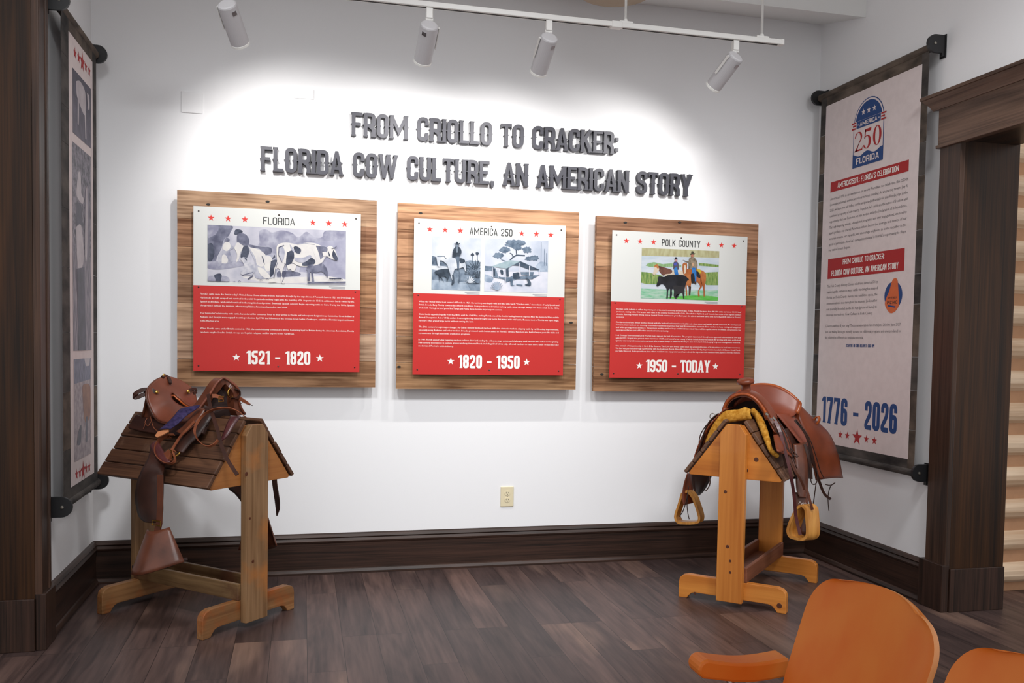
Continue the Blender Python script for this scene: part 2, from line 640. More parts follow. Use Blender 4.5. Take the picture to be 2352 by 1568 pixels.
# ------------------------------------------------------------------ lettering: condensed western capitals drawn as strokes
def arcpath(pts, r, closed):
    n = len(pts)
    out = []
    for i, p in enumerate(pts):
        p = Vector(p)
        if not closed and i in (0, n - 1):
            out.append(p)
            continue
        a = Vector(pts[i - 1])
        b = Vector(pts[(i + 1) % n])
        da, db = a - p, b - p
        rr = min(r, da.length * .49, db.length * .49)
        if rr < 1e-4:
            out.append(p)
            continue
        s0, s1 = p + da.normalized() * rr, p + db.normalized() * rr
        for k in range(5):
            t = k / 4
            out.append(s0 * (1 - t) ** 2 + p * 2 * t * (1 - t) + s1 * t * t)
    return out


def stroke(pts, s, closed=False, r=.12):
    P = arcpath(pts, r, closed)
    n = len(P)
    Lf, Rt = [], []
    for i in range(n):
        if closed:
            d0, d1 = (P[i] - P[i - 1]), (P[(i + 1) % n] - P[i])
        else:
            d0 = P[i] - P[max(i - 1, 0)] if i else P[1] - P[0]
            d1 = P[min(i + 1, n - 1)] - P[i] if i < n - 1 else d0
        d0, d1 = d0.normalized(), d1.normalized()
        n0, n1 = Vector((-d0.y, d0.x)), Vector((-d1.y, d1.x))
        m = (n0 + n1)
        m = m.normalized() if m.length > 1e-6 else n0
        k = s / 2 / max(.35, m.dot(n0))
        Lf.append(P[i] + m * k)
        Rt.append(P[i] - m * k)
    R = range(n if closed else n - 1)
    return [[Rt[i], Rt[(i + 1) % n], Lf[(i + 1) % n], Lf[i]] for i in R]


WID = {'I': .0, 'M': .70, 'W': .74, 'L': .38, 'F': .41, 'E': .41, 'T': .44, 'A': .5, 'V': .5, 'Y': .5, 'K': .48, 'N': .50, ' ': .27, ':': 0, ',': 0,
       "'": 0, '!': 0, '–': .36, '-': .3, '1': .3, '.': 0}


def glyph(ch, s, slab=0., spur=0., wk=1.):
    """polygons of one letter, cap height 1; returns (pieces, width)"""
    W = WID.get(ch, .45) * wk
    if ch in "I:,'!.":
        W = s
    h = s * .86
    a, b = s / 2, W - s / 2
    lo, hi = h / 2, 1 - h / 2
    m = .5
    G = []
    stems = []
    ends = []

    def V(x, y0=0., y1=1., e=(1, 1)):
        G.append([(x - a, y0), (x + a, y0), (x + a, y1), (x - a, y1)])
        stems.append(x)
        if e[0]:
            ends.append((x, y0, 1))
        if e[1]:
            ends.append((x, y1, -1))

    def Hb(x0, x1, y, t=h):
        G.append([(x0, y - t / 2), (x1, y - t / 2), (x1, y + t / 2), (x0, y + t / 2)])

    def St(pts, closed=False, r=.14, w=s):
        G.extend(stroke(pts, w, closed, r))
    c = ch
    if c in 'IBDEFHKLMNPR':
        V(a)
    if c in 'FE':
        Hb(0, W, hi)
        Hb(0, W * .84, .5)
        if c == 'E':
            Hb(0, W, lo)
    elif c == 'L':
        Hb(0, W, lo)
    elif c in 'PR':
        St([(a, hi), (b, hi), (b, .47), (a, .47)], w=s)
        if c == 'R':
            St([(W * .45, .47), (b, .32), (b, 0)], r=.1)
            ends.append((b, 0, 1))
    elif c == 'B':
        St([(a, hi), (b, hi), (b, .5), (a, .5)])
        St([(a, .5), (b, .5), (b, lo), (a, lo)])
    elif c == 'D':
        St([(a, hi), (b, hi), (b, lo), (a, lo)], r=.18)
        stems.append(b)
    elif c == 'H':
        V(b)
        Hb(0, W, m)
    elif c == 'K':
        St([(a, .42), (b, 1)], r=0)
        St([(W * .42, .56), (b, 0)], r=0)
        ends += [(b, 0, 1), (b, 1, -1)]
    elif c == 'M':
        V(b)
        St([(a, 1 - .04), (W / 2, .3), (b, 1 - .04)], r=0, w=s * .9)
    elif c == 'N':
        V(b)
        St([(a, .97), (b, .03)], r=0)
    elif c in 'O0':
        St([(a, lo), (b, lo), (b, hi), (a, hi)], True, .19)
        stems += [a, b]
    elif c == 'C':
        St([(b, .66), (b, hi), (a, hi), (a, lo), (b, lo), (b, .34)], r=.19)
        stems += [a]
    elif c == 'G':
        St([(b, .7), (b, hi), (a, hi), (a, lo), (b, lo), (b, .48), (W * .5, .48)], r=.19)
        stems += [a]
    elif c == 'Q':
        St([(a, lo), (b, lo), (b, hi), (a, hi)], True, .19)
        St([(W * .55, .25), (W, -.06)], r=0)
    elif c == 'U':
        St([(a, 1), (a, lo), (b, lo), (b, 1)], r=.19)
        ends += [(a, 1, -1), (b, 1, -1)]
        stems += [a, b]
    elif c == 'T':
        Hb(0, W, hi)
        V(W / 2, e=(1, 0))
        if slab:
            G.append([(0, 1 - h * 1.7), (s * .45, 1 - h), (s * .45, 1), (0, 1)])
            G.append([(W - s * .45, 1 - h), (W, 1 - h * 1.7), (W, 1), (W - s * .45, 1)])
    elif c in 'AV':
        p = .5 * s
        q = [[(0, 0), (s * .95, 0), (W / 2 + p * .6, 1), (W / 2 - p * .9, 1)], [(W - s * .95, 0), (W, 0), (W / 2 + p * .9, 1), (W / 2 - p * .6, 1)]]
        if c == 'A':
            Hb(W * .2, W * .8, .27, h * .8)
            ends += [(s * .5, 0, 1), (W - s * .5, 0, 1)]
        else:
            q = [[(x, 1 - y) for x, y in reversed(P)] for P in q]
        G.extend(q)
        if slab:
            stems += [W * .26, W * .74]
    elif c == 'W':
        for x0, x1 in ((a * .9, W * .29), (W / 2, W * .29), (W / 2, W * .71), (W - a * .9, W * .71)):
            St([(x0, 1), (x1, 0)], r=0, w=s * .86)
        ends += [(a, 1, -1), (W - a, 1, -1), (W / 2, 1, -1)]
    elif c == 'Y':
        St([(a * .9, 1), (W / 2, .42)], r=0)
        St([(W - a * .9, 1), (W / 2, .42)], r=0)
        V(W / 2, 0, .5, (1, 0))
        ends += [(a, 1, -1), (W - a, 1, -1)]
    elif c == 'X':
        St([(a, 1), (b, 0)], r=0)
        St([(b, 1), (a, 0)], r=0)
    elif c == 'S':
        St([(b, .68), (b, hi), (a, hi), (a, .55), (b, .45), (b, lo), (a, lo), (a, .32)], r=.16)
    elif c == ':':
        G.append([(0, .12), (s, .12), (s, .12 + s), (0, .12 + s)])
        G.append([(0, .6), (s, .6), (s, .6 + s), (0, .6 + s)])
    elif c in ',':
        G.append([(0, 0), (s * .35, -.14), (s * .75, -.14), (s, 0), (s, s), (0, s)])
    elif c == '.':
        G.append([(0, 0), (s, 0), (s, s), (0, s)])
    elif c == "'":
        G.append([(s * .1, .7), (s * .6, .7), (s, 1), (0, 1)])
    elif c == '!':
        G.append([(0, 0), (s, 0), (s, s), (0, s)])
        G.append([(s * .2, .3), (s * .8, .3), (s, 1), (0, 1)])
    elif c in '–-':
        Hb(0, W, .47, s * .75)
    elif c == '1':
        V(b, e=(1, 0))
        G.append([(0, .8), (b, .88), (b + a, 1), (b - a, 1), (0, .9)])
    elif c == '2':
        St([(a, .66), (a, hi), (b, hi), (b, .56), (a, .2), (a, lo), (W, lo)], r=.15)
    elif c == '5':
        St([(W, hi), (a, hi), (a, .58), (b, .58), (b, lo), (a, lo), (a, .3)], r=.15)
    elif c == '6':
        St([(b, .7), (b, hi), (a, hi), (a, lo), (b, lo), (b, .55), (a, .55)], r=.17)
    elif c == '9':
        St([(a, .3), (a, lo), (b, lo), (b, hi), (a, hi), (a, .45), (b, .45)], r=.17)
    elif c == '7':
        Hb(0, W, hi)
        St([(b, 1 - h * .6), (W * .42, 0)], r=0)
        ends.append((W * .42, 0, 1))
        if slab:
            G.append([(0, 1 - h * 1.9), (s * .45, 1 - h), (s * .45, 1), (0, 1)])
    elif c == '8':
        St([(a, lo), (b, lo), (b, .52), (a, .52)], True, .15)
        St([(a, .52), (b, .52), (b, hi), (a, hi)], True, .15)
    if slab:
        for x, y, d in ends:
            e = slab
            G.append([(x - a - e, y), (x + a + e, y), (x + a + e * .6, y + d * h * .42), (x - a - e * .6, y + d * h * .42)] if d > 0 else
                     [(x - a - e * .6, y - h * .42), (x + a + e * .6, y - h * .42), (x + a + e, y), (x - a - e, y)])
    if spur:
        for x in stems:
            G.append([(x - a - spur, .5), (x, .42), (x + a + spur, .5), (x, .58)])
    return [[(p[0], p[1]) for p in P] for P in G], W


def union(pieces):
    """merge overlapping polygons -> (verts, tris, boundary edges)"""
    vs, fs = [], []
    for P in pieces:
        A = sum(P[i][0] * P[(i + 1) % len(P)][1] - P[(i + 1) % len(P)][0] * P[i][1] for i in range(len(P)))
        if abs(A) < 1e-9:
            continue
        if A < 0:
            P = P[::-1]
        fs.append(list(range(len(vs), len(vs) + len(P))))
        vs += [Vector((p[0], p[1])) for p in P]
    r = delaunay_2d_cdt(vs, [], fs, 1, 1e-6)
    V, T = r[0], []
    polys = [[(vs[i][0], vs[i][1]) for i in f] for f in fs]

    def inside(x, y):
        for P in polys:
            h = False
            for i in range(len(P)):
                (x0, y0), (x1, y1) = P[i - 1], P[i]
                if (y0 > y) != (y1 > y) and x < (x1 - x0) * (y - y0) / (y1 - y0) + x0:
                    h = not h
            if h:
                return True
        return False
    for t in r[2]:
        t = list(t)
        if not inside(sum(V[i][0] for i in t) / len(t), sum(V[i][1] for i in t) / len(t)):
            continue                     # an enclosed counter, not part of any stroke
        A = sum(V[t[i]][0] * V[t[(i + 1) % len(t)]][1] - V[t[(i + 1) % len(t)]][0] * V[t[i]][1] for i in range(len(t)))
        T.append(tuple(t) if A > 0 else tuple(t[::-1]))
    cnt = {}
    for t in T:
        for i in range(len(t)):
            e = (t[i], t[(i + 1) % len(t)])
            cnt[e] = cnt.get(e, 0) + 1
    B = [e for e in cnt if (e[1], e[0]) not in cnt]
    return V, T, B


_GL = {}


def gl(ch, s, slab, spur, wk):
    k = (ch, s, slab, spur, wk)
    if k not in _GL:
        P, W = glyph(ch, s, slab, spur, wk)
        _GL[k] = (union(P) if P else None, W)
    return _GL[k]


def layout(text, s, gap, wk):
    x = 0
    out = []
    for ch in text:
        W = s if ch in "I:,'!." else WID.get(ch, .45) * wk
        out.append((ch, x))
        x += W + gap
    return out, x - gap


def fitwidth(text, s, gap, want):
    """letter width factor that fills the measure with undistorted strokes"""
    t0, t1 = layout(text, s, gap, 0)[1], layout(text, s, gap, 1)[1]
    return max(.55, min(1.6, (want - t0) / (t1 - t0)))


def headline(mb, text, x0, x1, y, h, fr, d, mi=None, s=.16, slab=0., spur=0., gap=.09, wk=1.):
    """flat printed capitals from x0 to x1 on baseline y with cap height h, in frame fr=(O,ux,uy,n)"""
    O, ux, uy, n = (Vector(q) for q in fr)
    wk = fitwidth(text, s, gap, (x1 - x0) / h)
    lay, tot = layout(text, s, gap, wk)
    k = (x1 - x0) / tot
    for ch, x in lay:
        g, W = gl(ch, s, slab, spur, wk)
        if not g:
            continue
        mb.add([O + ux * (x0 + (x + v[0]) * k) + uy * (y + v[1] * h) + n * d for v in g[0]], g[1], mi)


def smallprint(mb, text, x0, x1, y, cap, fr, d, mi=None, fill=True):
    """one printed line in a plain sans, stretched to the measure like justified type"""
    O, ux, uy, n = (Vector(q) for q in fr)
    cu = bpy.data.curves.new('line', 'FONT')
    cu.body = text
    cu.resolution_u = 1
    ob = bpy.data.objects.new('line', cu)
    me = bpy.data.meshes.new_from_object(ob)
    xs = [v.co.x for v in me.vertices]
    a, b = min(xs), max(xs)
    k = cap / .715
    kx = (x1 - x0) / (b - a) if fill else fill_k[0]
    fill_k[0] = kx
    mb.add([O + ux * (x0 + (v.co.x - a) * kx) + uy * (y + v.co.y * k) + n * d for v in me.vertices], [tuple(p.vertices) for p in me.polygons], mi)
    bpy.data.objects.remove(ob)
    bpy.data.curves.remove(cu)
    bpy.data.meshes.remove(me)


fill_k = [1.]


def star(cx, cy, R, rot=0):
    return [(cx + (R if i % 2 == 0 else R * .4) * math.cos(math.pi / 2 + rot + i * math.pi / 5),
             cy + (R if i % 2 == 0 else R * .4) * math.sin(math.pi / 2 + rot + i * math.pi / 5)) for i in range(10)]


def ell(cx, cy, rx, ry, n=16, rot=0., wob=0.):
    return [(cx + rx * math.cos(2 * math.pi * i / n + rot) * (1 + wob * math.sin(5 * i + cx)), cy + ry * math.sin(2 * math.pi * i / n + rot) * (1 + wob * math.cos(3 * i + cy))) for i in range(n)]


# ------------------------------------------------------------------ the room
XL, XR = .2722, 4.5922
ZC = 3.9
struct(box('floor', 'floor', -2.5, 8.5, -8, .12, -.1, 0))
struct(box('wall_back', 'wall', XL - .33, XR + .33, 0, .12, 0, ZC))
OLY, ORY = -1.09, -1.345          # where the left and right openings begin
struct(box('wall_left', 'wall', XL - .30, XL, OLY + .02, 0, 0, ZC))
b = MB()
b.box(XR, XR + .30, ORY + .02, 0, 0, ZC)
b.box(XR, XR + .30, -4.4, ORY + .02, 2.42, ZC)
struct(b.build('wall_right', 'wall'))
struct(box('ceiling', 'ceiling', XL - .33, XR + .33, -4.6, 0.1, ZC, ZC + .1))
b = MB()
P = [(0, 3.415), (0, ZC), (-.47, ZC), (-.47, 3.302)]
b.add([(XL, y, z) for y, z in P] + [(XR, y, z) for y, z in P], [(0, 1, 2, 3), (7, 6, 5, 4), (0, 4, 5, 1), (1, 5, 6, 2), (2, 6, 7, 3), (3, 7, 4, 0)])
struct(b.build('ceiling_soffit', 'ceiling'))
# room beyond the right opening: a wall of peeled logs
b = MB()
z = .06
while z < 3.1:
    b.tube([(XR + .32, -1.06, z + .055), (8.4, -1.06, z + .055)], .062, 14, 0)
    b.box(XR + .32, 8.4, -1.085, -1.02, z + .10, z + .19, 1)
    z += .178
b.box(XR + .32, 8.4, -1.05, -1.0, 0, 3.2, 1)
struct(b.build('wall_logs', ['log', 'chink'], smooth=False))


# baseboards with a moulded cap and a shoe mould
def baseprofile():
    return [(0, 0), (.034, 0), (.034, .012), (.024, .026), (.018, .03), (.018, .175), (.022, .18), (.026, .19), (.020, .198), (.016, .204), (.022, .212), (.012, .226), (0, .232)]


def base_run(name, mat, p0, p1, out):
    b = MB()
    o = Vector(out)
    P = [[Vector(p) + o * q[0] + Vector((0, 0, q[1])) for q in baseprofile()] for p in (p0, p1)]
    k = len(P[0])
    b.add(P[0] + P[1], [(i, i + 1, k + i + 1, k + i) for i in range(k - 1)] + [tuple(range(k - 1, -1, -1)), tuple(range(k, 2 * k))])
    return struct(b.build(name, mat))


base_run('baseboard_back', 'trimX', (XL, 0, 0), (XR, 0, 0), (0, -1, 0))
base_run('baseboard_left', 'trimY', (XL, -.935, 0), (XL, 0, 0), (1, 0, 0))
base_run('baseboard_right', 'trimY', (XR, 0, 0), (XR, -1.17, 0), (-1, 0, 0))
# left opening: casing, plinth block and deep jamb
b = MB()
b.box(XL, XL + .028, OLY - .004, -.945, .24, ZC)
b.box(XL, XL + .034, -1.00, -.975, .24, ZC)
struct(b.build('trim_1', 'frameZ', bevel=.004))
struct(box('trim_2', 'trimZ', XL, XL + .042, OLY - .004, -.935, 0, .245, bevel=.004))
struct(box('trim_3', 'jambZ', XL - .34, XL - .001, OLY, OLY + .02, 0, ZC, bevel=.002))
struct(box('trim_4', 'trimZ', XL - .34, XL - .001, OLY - .012, OLY, 0, .225, bevel=.003))
# right opening: casing, plinth, jamb, head with crown
b = MB()
b.box(XR - .028, XR, ORY - .004, -1.195, .24, 2.40)
struct(b.build('trim_5', 'frameZ', bevel=.004))
struct(box('trim_6', 'trimZ', XR - .042, XR, ORY - .004, -1.165, 0, .245, bevel=.004))
struct(box('trim_7', 'jambZ', XR + .001, XR + .33, ORY, ORY + .02, 0, 2.42, bevel=.002))
struct(box('trim_8', 'trimZ', XR + .001, XR + .33, ORY - .012, ORY, 0, .225, bevel=.003))
b = MB()
b.box(XR - .036, XR, -4.4, -1.185, 2.40, 2.595)
b.box(XR - .044, XR, -4.4, -1.178, 2.385, 2.402)
struct(b.build('trim_9', 'head', bevel=.003))
b = MB()
prof = [(0, 2.585), (.042, 2.585), (.05, 2.60), (.058, 2.612), (.074, 2.628), (.082, 2.64), (.09, 2.642), (.09, 2.658), (0, 2.658)]
P = [[(XR - p[0], -1.185 + p[0] * .9, p[1]) for p in prof], [(XR - p[0], -4.4, p[1]) for p in prof]]
k = len(prof)
b.add(P[0] + P[1], [(i, (i + 1) % k, k + (i + 1) % k, k + i) for i in range(k)] + [tuple(range(k - 1, -1, -1)), tuple(range(k, 2 * k))])
struct(b.build('trim_10', 'head'))
struct(box('trim_11', 'jambY', XR - .02, XR + .31, -4.4, ORY, 2.395, 2.42))


# ------------------------------------------------------------------ track lighting
RY, RZ = -.9, 2.943
rail = thing('track_rail', 'white track lighting rail hanging on rods in front of the wall', 'track rail', (2.6, RY, RZ))
O = (2.6, RY, RZ)
b = MB()
b.box(.55, 2.868, RY - .017, RY + .017, RZ - .012, RZ + .014)
b.build('rail_bar', 'white_metal', rail, O, bevel=.003)
b = MB()
b.box(2.90, 3.80, RY - .017, RY + .017, RZ - .012, RZ + .014)
b.build('rail_bar', 'white_metal', rail, O, bevel=.003)
b = MB()
b.box(.57, 2.85, RY - .005, RY + .005, RZ - .0135, RZ - .011)
b.box(2.92, 3.78, RY - .005, RY + .005, RZ - .0135, RZ - .011)
b.build('conductor_slot', 'slot', rail, O)
box('joiner', 'white_metal', 2.858, 2.912, RY - .02, RY + .02, RZ - .016, RZ + .017, rail, O, .003)
box('end_cap', 'white_metal', 3.795, 3.812, RY - .019, RY + .019, RZ - .014, RZ + .016, rail, O, .003)
for px in (2.935, 3.69, 1.0):
    b = MB()
    b.tube([(px, RY, RZ + .014), (px, RY, ZC)], .0065, 10)
    r_ = b.build('hanging_rod', 'white_metal', rail, O, smooth=True)
    b = MB()
    b.box(px - .035, px + .035, RY - .014, RY + .014, RZ + .014, RZ + .022)
    b.lathe([(.012, .022), (.012, .03), (.008, .036)], (px, RY, RZ), (0, 0, 1), 12)
    b.build('rod_clip', 'white_metal', r_, O)


def track_light(x, lean, swing, label, ry=0):
    """x: place on the rail; lean: sideways slope of the barrel; swing: side its yoke arm sits on"""
    t = thing('track_light', label, 'track light', (x, RY, RZ - .014), 0, 'white track lights on the rail')
    b = MB()
    b.box(-.016, .016, -.016, .016, -.05, 0)
    b.build('adapter', 'white_metal', t, bevel=.003)
    b = MB()
    b.tube([(-.018, 0, -.052), (.018, 0, -.052)], .009, 12)
    b.tube([(0, 0, -.05), (0, 0, -.075)], .008, 10)
    b.build('knuckle', 'white_metal', t, smooth=False)
    d = Vector((lean, 1.15, -1)).normalized()
    R, L = .043, .20
    top = Vector((lean * .02, -.03, -.088))
    side = Vector((0, 0, 1)).cross(d).normalized() * swing
    b = MB()
    b.lathe([(.004, -.004), (R * .8, -.004), (R * .95, 0), (R, .006), (R, L - .012), (R * .99, L - .008)], top, d, 32)
    b.build('barrel', 'barrel_metal', t, smooth=False, bevel=0)
    b = MB()
    b.lathe([(R * 1.0, L - .012), (R * 1.02, L - .010), (R * 1.02, L), (R * .9, L), (R * .84, L - .02)], top, d, 32)
    b.build('lens_rim', 'lens', t)
    b = MB()
    p0 = Vector((0, 0, -.072))
    p1 = top + side * (R + .006) + d * .01
    p2 = top + side * (R + .006) + d * .12
    b.ribbon([p0, p0.lerp(p1, .5) + Vector((0, 0, -.004)), p1, p2], .014, .004, d.cross(side))
    b.build('yoke_arm', 'white_metal', t)
    nn = Vector((0, -1, 0))
    nn = (nn - d * nn.dot(d)).normalized()
    cpos = top + d * .03 + (nn * .85 - side * .52).normalized() * (R + .0006)
    b = MB()
    w = d.cross((nn * .85 - side * .52).normalized())
    b.ribbon([cpos - d * .009, cpos + d * .009], .022, .002, w)
    b.build('maker_clip', 'chrome', t)
    ld = bpy.data.lights.new('lamp', 'SPOT')
    ld.energy = SPOT_W
    ld.spot_size = math.radians(116)
    ld.spot_blend = .75
    ld.shadow_soft_size = .018
    ld.color = (1, .975, .95)
    lo = bpy.data.objects.new('lamp', ld)
    COL.objects.link(lo)
    lo.parent = t
    lo.location = top + d * (L + .02)
    lo.rotation_euler = d.to_track_quat('-Z', 'Y').to_euler()
    return t


track_light(1.02, .40, 1, 'white track light leaning right, leftmost on the rail above the lettering')
track_light(1.945, -.10, -1, 'white track light hanging upright above the word CRIOLLO, arm on its left side')
track_light(2.535, -.12, 1, 'white track light between the upright one and the rail joint, arm on its right side')
track_light(3.54, -.46, 1, 'white track light tilted down to the left near the rail end')
# round tan fixture, cut off by the top of the photo
t = thing('ceiling_fixture', 'round tan ceiling fixture cut off by the top edge behind the rail rods', 'ceiling light', (2.975, -.62, ZC))
b = MB()
b.lathe([(.12, -.70), (.19, -.69), (.205, -.665), (.205, -.60), (.0, -.598)], (0, 0, 0), (0, 0, 1), 40)
b.build('shade', 'tan_shade', t, smooth=False)
b = MB()
b.tube([(0, 0, -.60), (0, 0, 0)], .01, 10)
b.build('stem', 'white_metal', t)

# ------------------------------------------------------------------ raised wall lettering: every letter is its own thing
ORD = ['first', 'second', 'third', 'fourth', 'fifth', 'sixth', 'seventh', 'eighth']
YF = -.036


def wall_title(text, pL, pR, ztop, zbot):
    X0, X1 = at(pL[0], pL[1], 1, YF)[0], at(pR[0], pR[1], 1, YF)[0]
    s, slab, spur, gap, wk = .152, .03, .042, .062, .9
    h = ztop - zbot
    wk = fitwidth(text, s, gap, (X1 - X0) / h)
    lay, tot = layout(text, s, gap, wk)
    kx = (X1 - X0) / tot
    word, idx = 0, 0
    words = text.split(' ')
    for ch, x in lay:
        if ch == ' ':
            word += 1
            idx = 0
            continue
        (V, T, B), W = gl(ch, s, slab, spur, wk)
        b = MB()
        n = len(V)
        fy = -.034
        vs = [(v[0] * kx, fy, v[1] * h) for v in V] + [(v[0] * kx, 0, v[1] * h) for v in V]
        fs = list(T) + [tuple(i + n for i in t[::-1]) for t in T] + [(e[1], e[0], e[0] + n, e[1] + n) for e in B]
        b.add(vs, fs)
        kind = 'colon' if ch == ':' else 'comma' if ch == ',' else 'letter ' + ch
        w = words[word].strip(':,')
        pos = 'after' if ch in ':,' else ORD[idx] + ' in'
        o = b.build('wall_letter', 'letter')
        o.location = (X0 + x * kx, 0, zbot)
        o.rotation_euler = (math.radians(random.uniform(-.5, .5)), 0, 0)
        tag(o, 'raised charcoal %s on the white wall, %s the word %s of the title' % (kind, pos, w), 'letter', 'raised title letters')
        idx += 1


wall_title('FROM CRIOLLO TO CRACKER:', (808.5, 283), (1421, 335), 2.626, 2.496)
wall_title('FLORIDA COW CULTURE, AN AMERICAN STORY', (599, 362), (1590, 425), 2.402, 2.269)


# ------------------------------------------------------------------ wall plates
def wallplate(name, label, cat, pts, mat):
    a, c = at(*pts[0], 1, 0), at(*pts[1], 1, 0)
    t = thing(name, label, cat, ((a[0] + c[0]) / 2, 0, (a[2] + c[2]) / 2))
    w, h = abs(c[0] - a[0]) / 2, abs(a[2] - c[2]) / 2
    b = MB()
    b.box(-w, w, -.007, 0, -h, h)
    b.build('plate', mat, t, bevel=.003)
    return t, w, h


wallplate('blank_plate', 'square blank white cover plate high on the wall at far left', 'wall plate', ((416, 209), (466, 262)), 'wall')
wallplate('blank_plate', 'low white cover plate on the wall inside the left pool of light', 'wall plate', ((674, 203), (721, 229)), 'wall')
t, w, h = wallplate('power_outlet', 'ivory duplex power outlet low on the white wall', 'outlet', ((1150, 1117), (1179, 1162)), 'ivory')
for sgn in (1, -1):
    b = MB()
    b.prism([(p[0], p[1] * .82) for p in ell(0, 0, .017, .017, 20)], (0, 0, sgn * .02), (1, 0, 0), (0, 0, 1), (0, -1, 0), .006, .0095)
    s_ = b.build('socket', 'ivory', t)
    b = MB()
    b.box(-.0075, -.0055, -.0105, -.009, sgn * .02 - .001, sgn * .02 + .008)
    b.box(.0055, .0075, -.0105, -.009, sgn * .02, sgn * .02 + .007)
    b.lathe([(.0025, 0), (.0025, .001)], (0, -.0096, sgn * .02 - .007), (0, -1, 0), 10)
    b.build('socket_slots', 'slot', s_)
b = MB()
b.lathe([(.003, 0), (.0025, .0015)], (0, -.007, 0), (0, -1, 0), 10)
b.build('screw', 'steel', t)


# ------------------------------------------------------------------ pictures: flat printed shapes, drawn in the picture's own 0-1 square
INK = {}


def ink(rgb, rgb2=None, scale=14., stretch=(1, 1, 1)):
    rgb = tuple(v * .84 for v in rgb)
    rgb2 = rgb2 and tuple(v * .84 for v in rgb2)
    k = (rgb, rgb2, scale, stretch)
    if k not in INK:
        INK[k] = mottled('print ink %d' % len(INK), rgb, rgb2 or tuple(min(255, v + 14) for v in rgb), scale, .4, .36, .64, stretch, 6) if rgb2 else plain('print ink %d' % len(INK), rgb, .4, noise=.06, scale=60)
    return INK[k]


class Pic:
    """layers of printed shapes; coordinates are read off a picture of the print and mapped to its rectangle"""

    def __init__(s, quad, rect, fr, d):
        s.f = homog(quad, [(0, 1), (1, 1), (1, 0), (0, 0)])
        s.rect, s.fr, s.d = rect, fr, d
        s.b = MB()
        s.mats = []
        s.k = 0

    def mi(s, m):
        if m not in s.mats:
            s.mats.append(m)
        return s.mats.index(m)

    def P(s, x, y):
        u, v = s.f(x, y)
        u, v = min(1, max(0, u)), min(1, max(0, v))
        x0, x1, y0, y1 = s.rect
        return (x0 + (x1 - x0) * u, y0 + (y1 - y0) * v)

    def poly(s, pts, m, sm=False):
        if sm:
            q = smoothpath([(p[0], p[1], 0) for p in pts + [pts[0]]], 4)[:-1]
            pts = [(p.x, p.y) for p in q]
        uv = [s.P(*p) for p in pts]
        A = sum(uv[i][0] * uv[(i + 1) % len(uv)][1] - uv[(i + 1) % len(uv)][0] * uv[i][1] for i in range(len(uv)))
        if A < 0:
            uv = uv[::-1]
        s.k += 1
        s.b.flat(uv, *s.fr, s.d + .00012 * s.k, s.mi(m))

    def line(s, pts, w, m):
        for P in stroke([(p[0], p[1]) for p in pts], w, False, w):
            s.k -= 1
            s.poly(P, m)
        s.k += 1

    def full(s, m):
        x0, x1, y0, y1 = s.rect
        s.b.flat([(x0, y0), (x1, y0), (x1, y1), (x0, y1)], *s.fr, s.d, s.mi(m))

    def build(s, name, parent, org):
        return s.b.build(name, s.mats, parent, org)


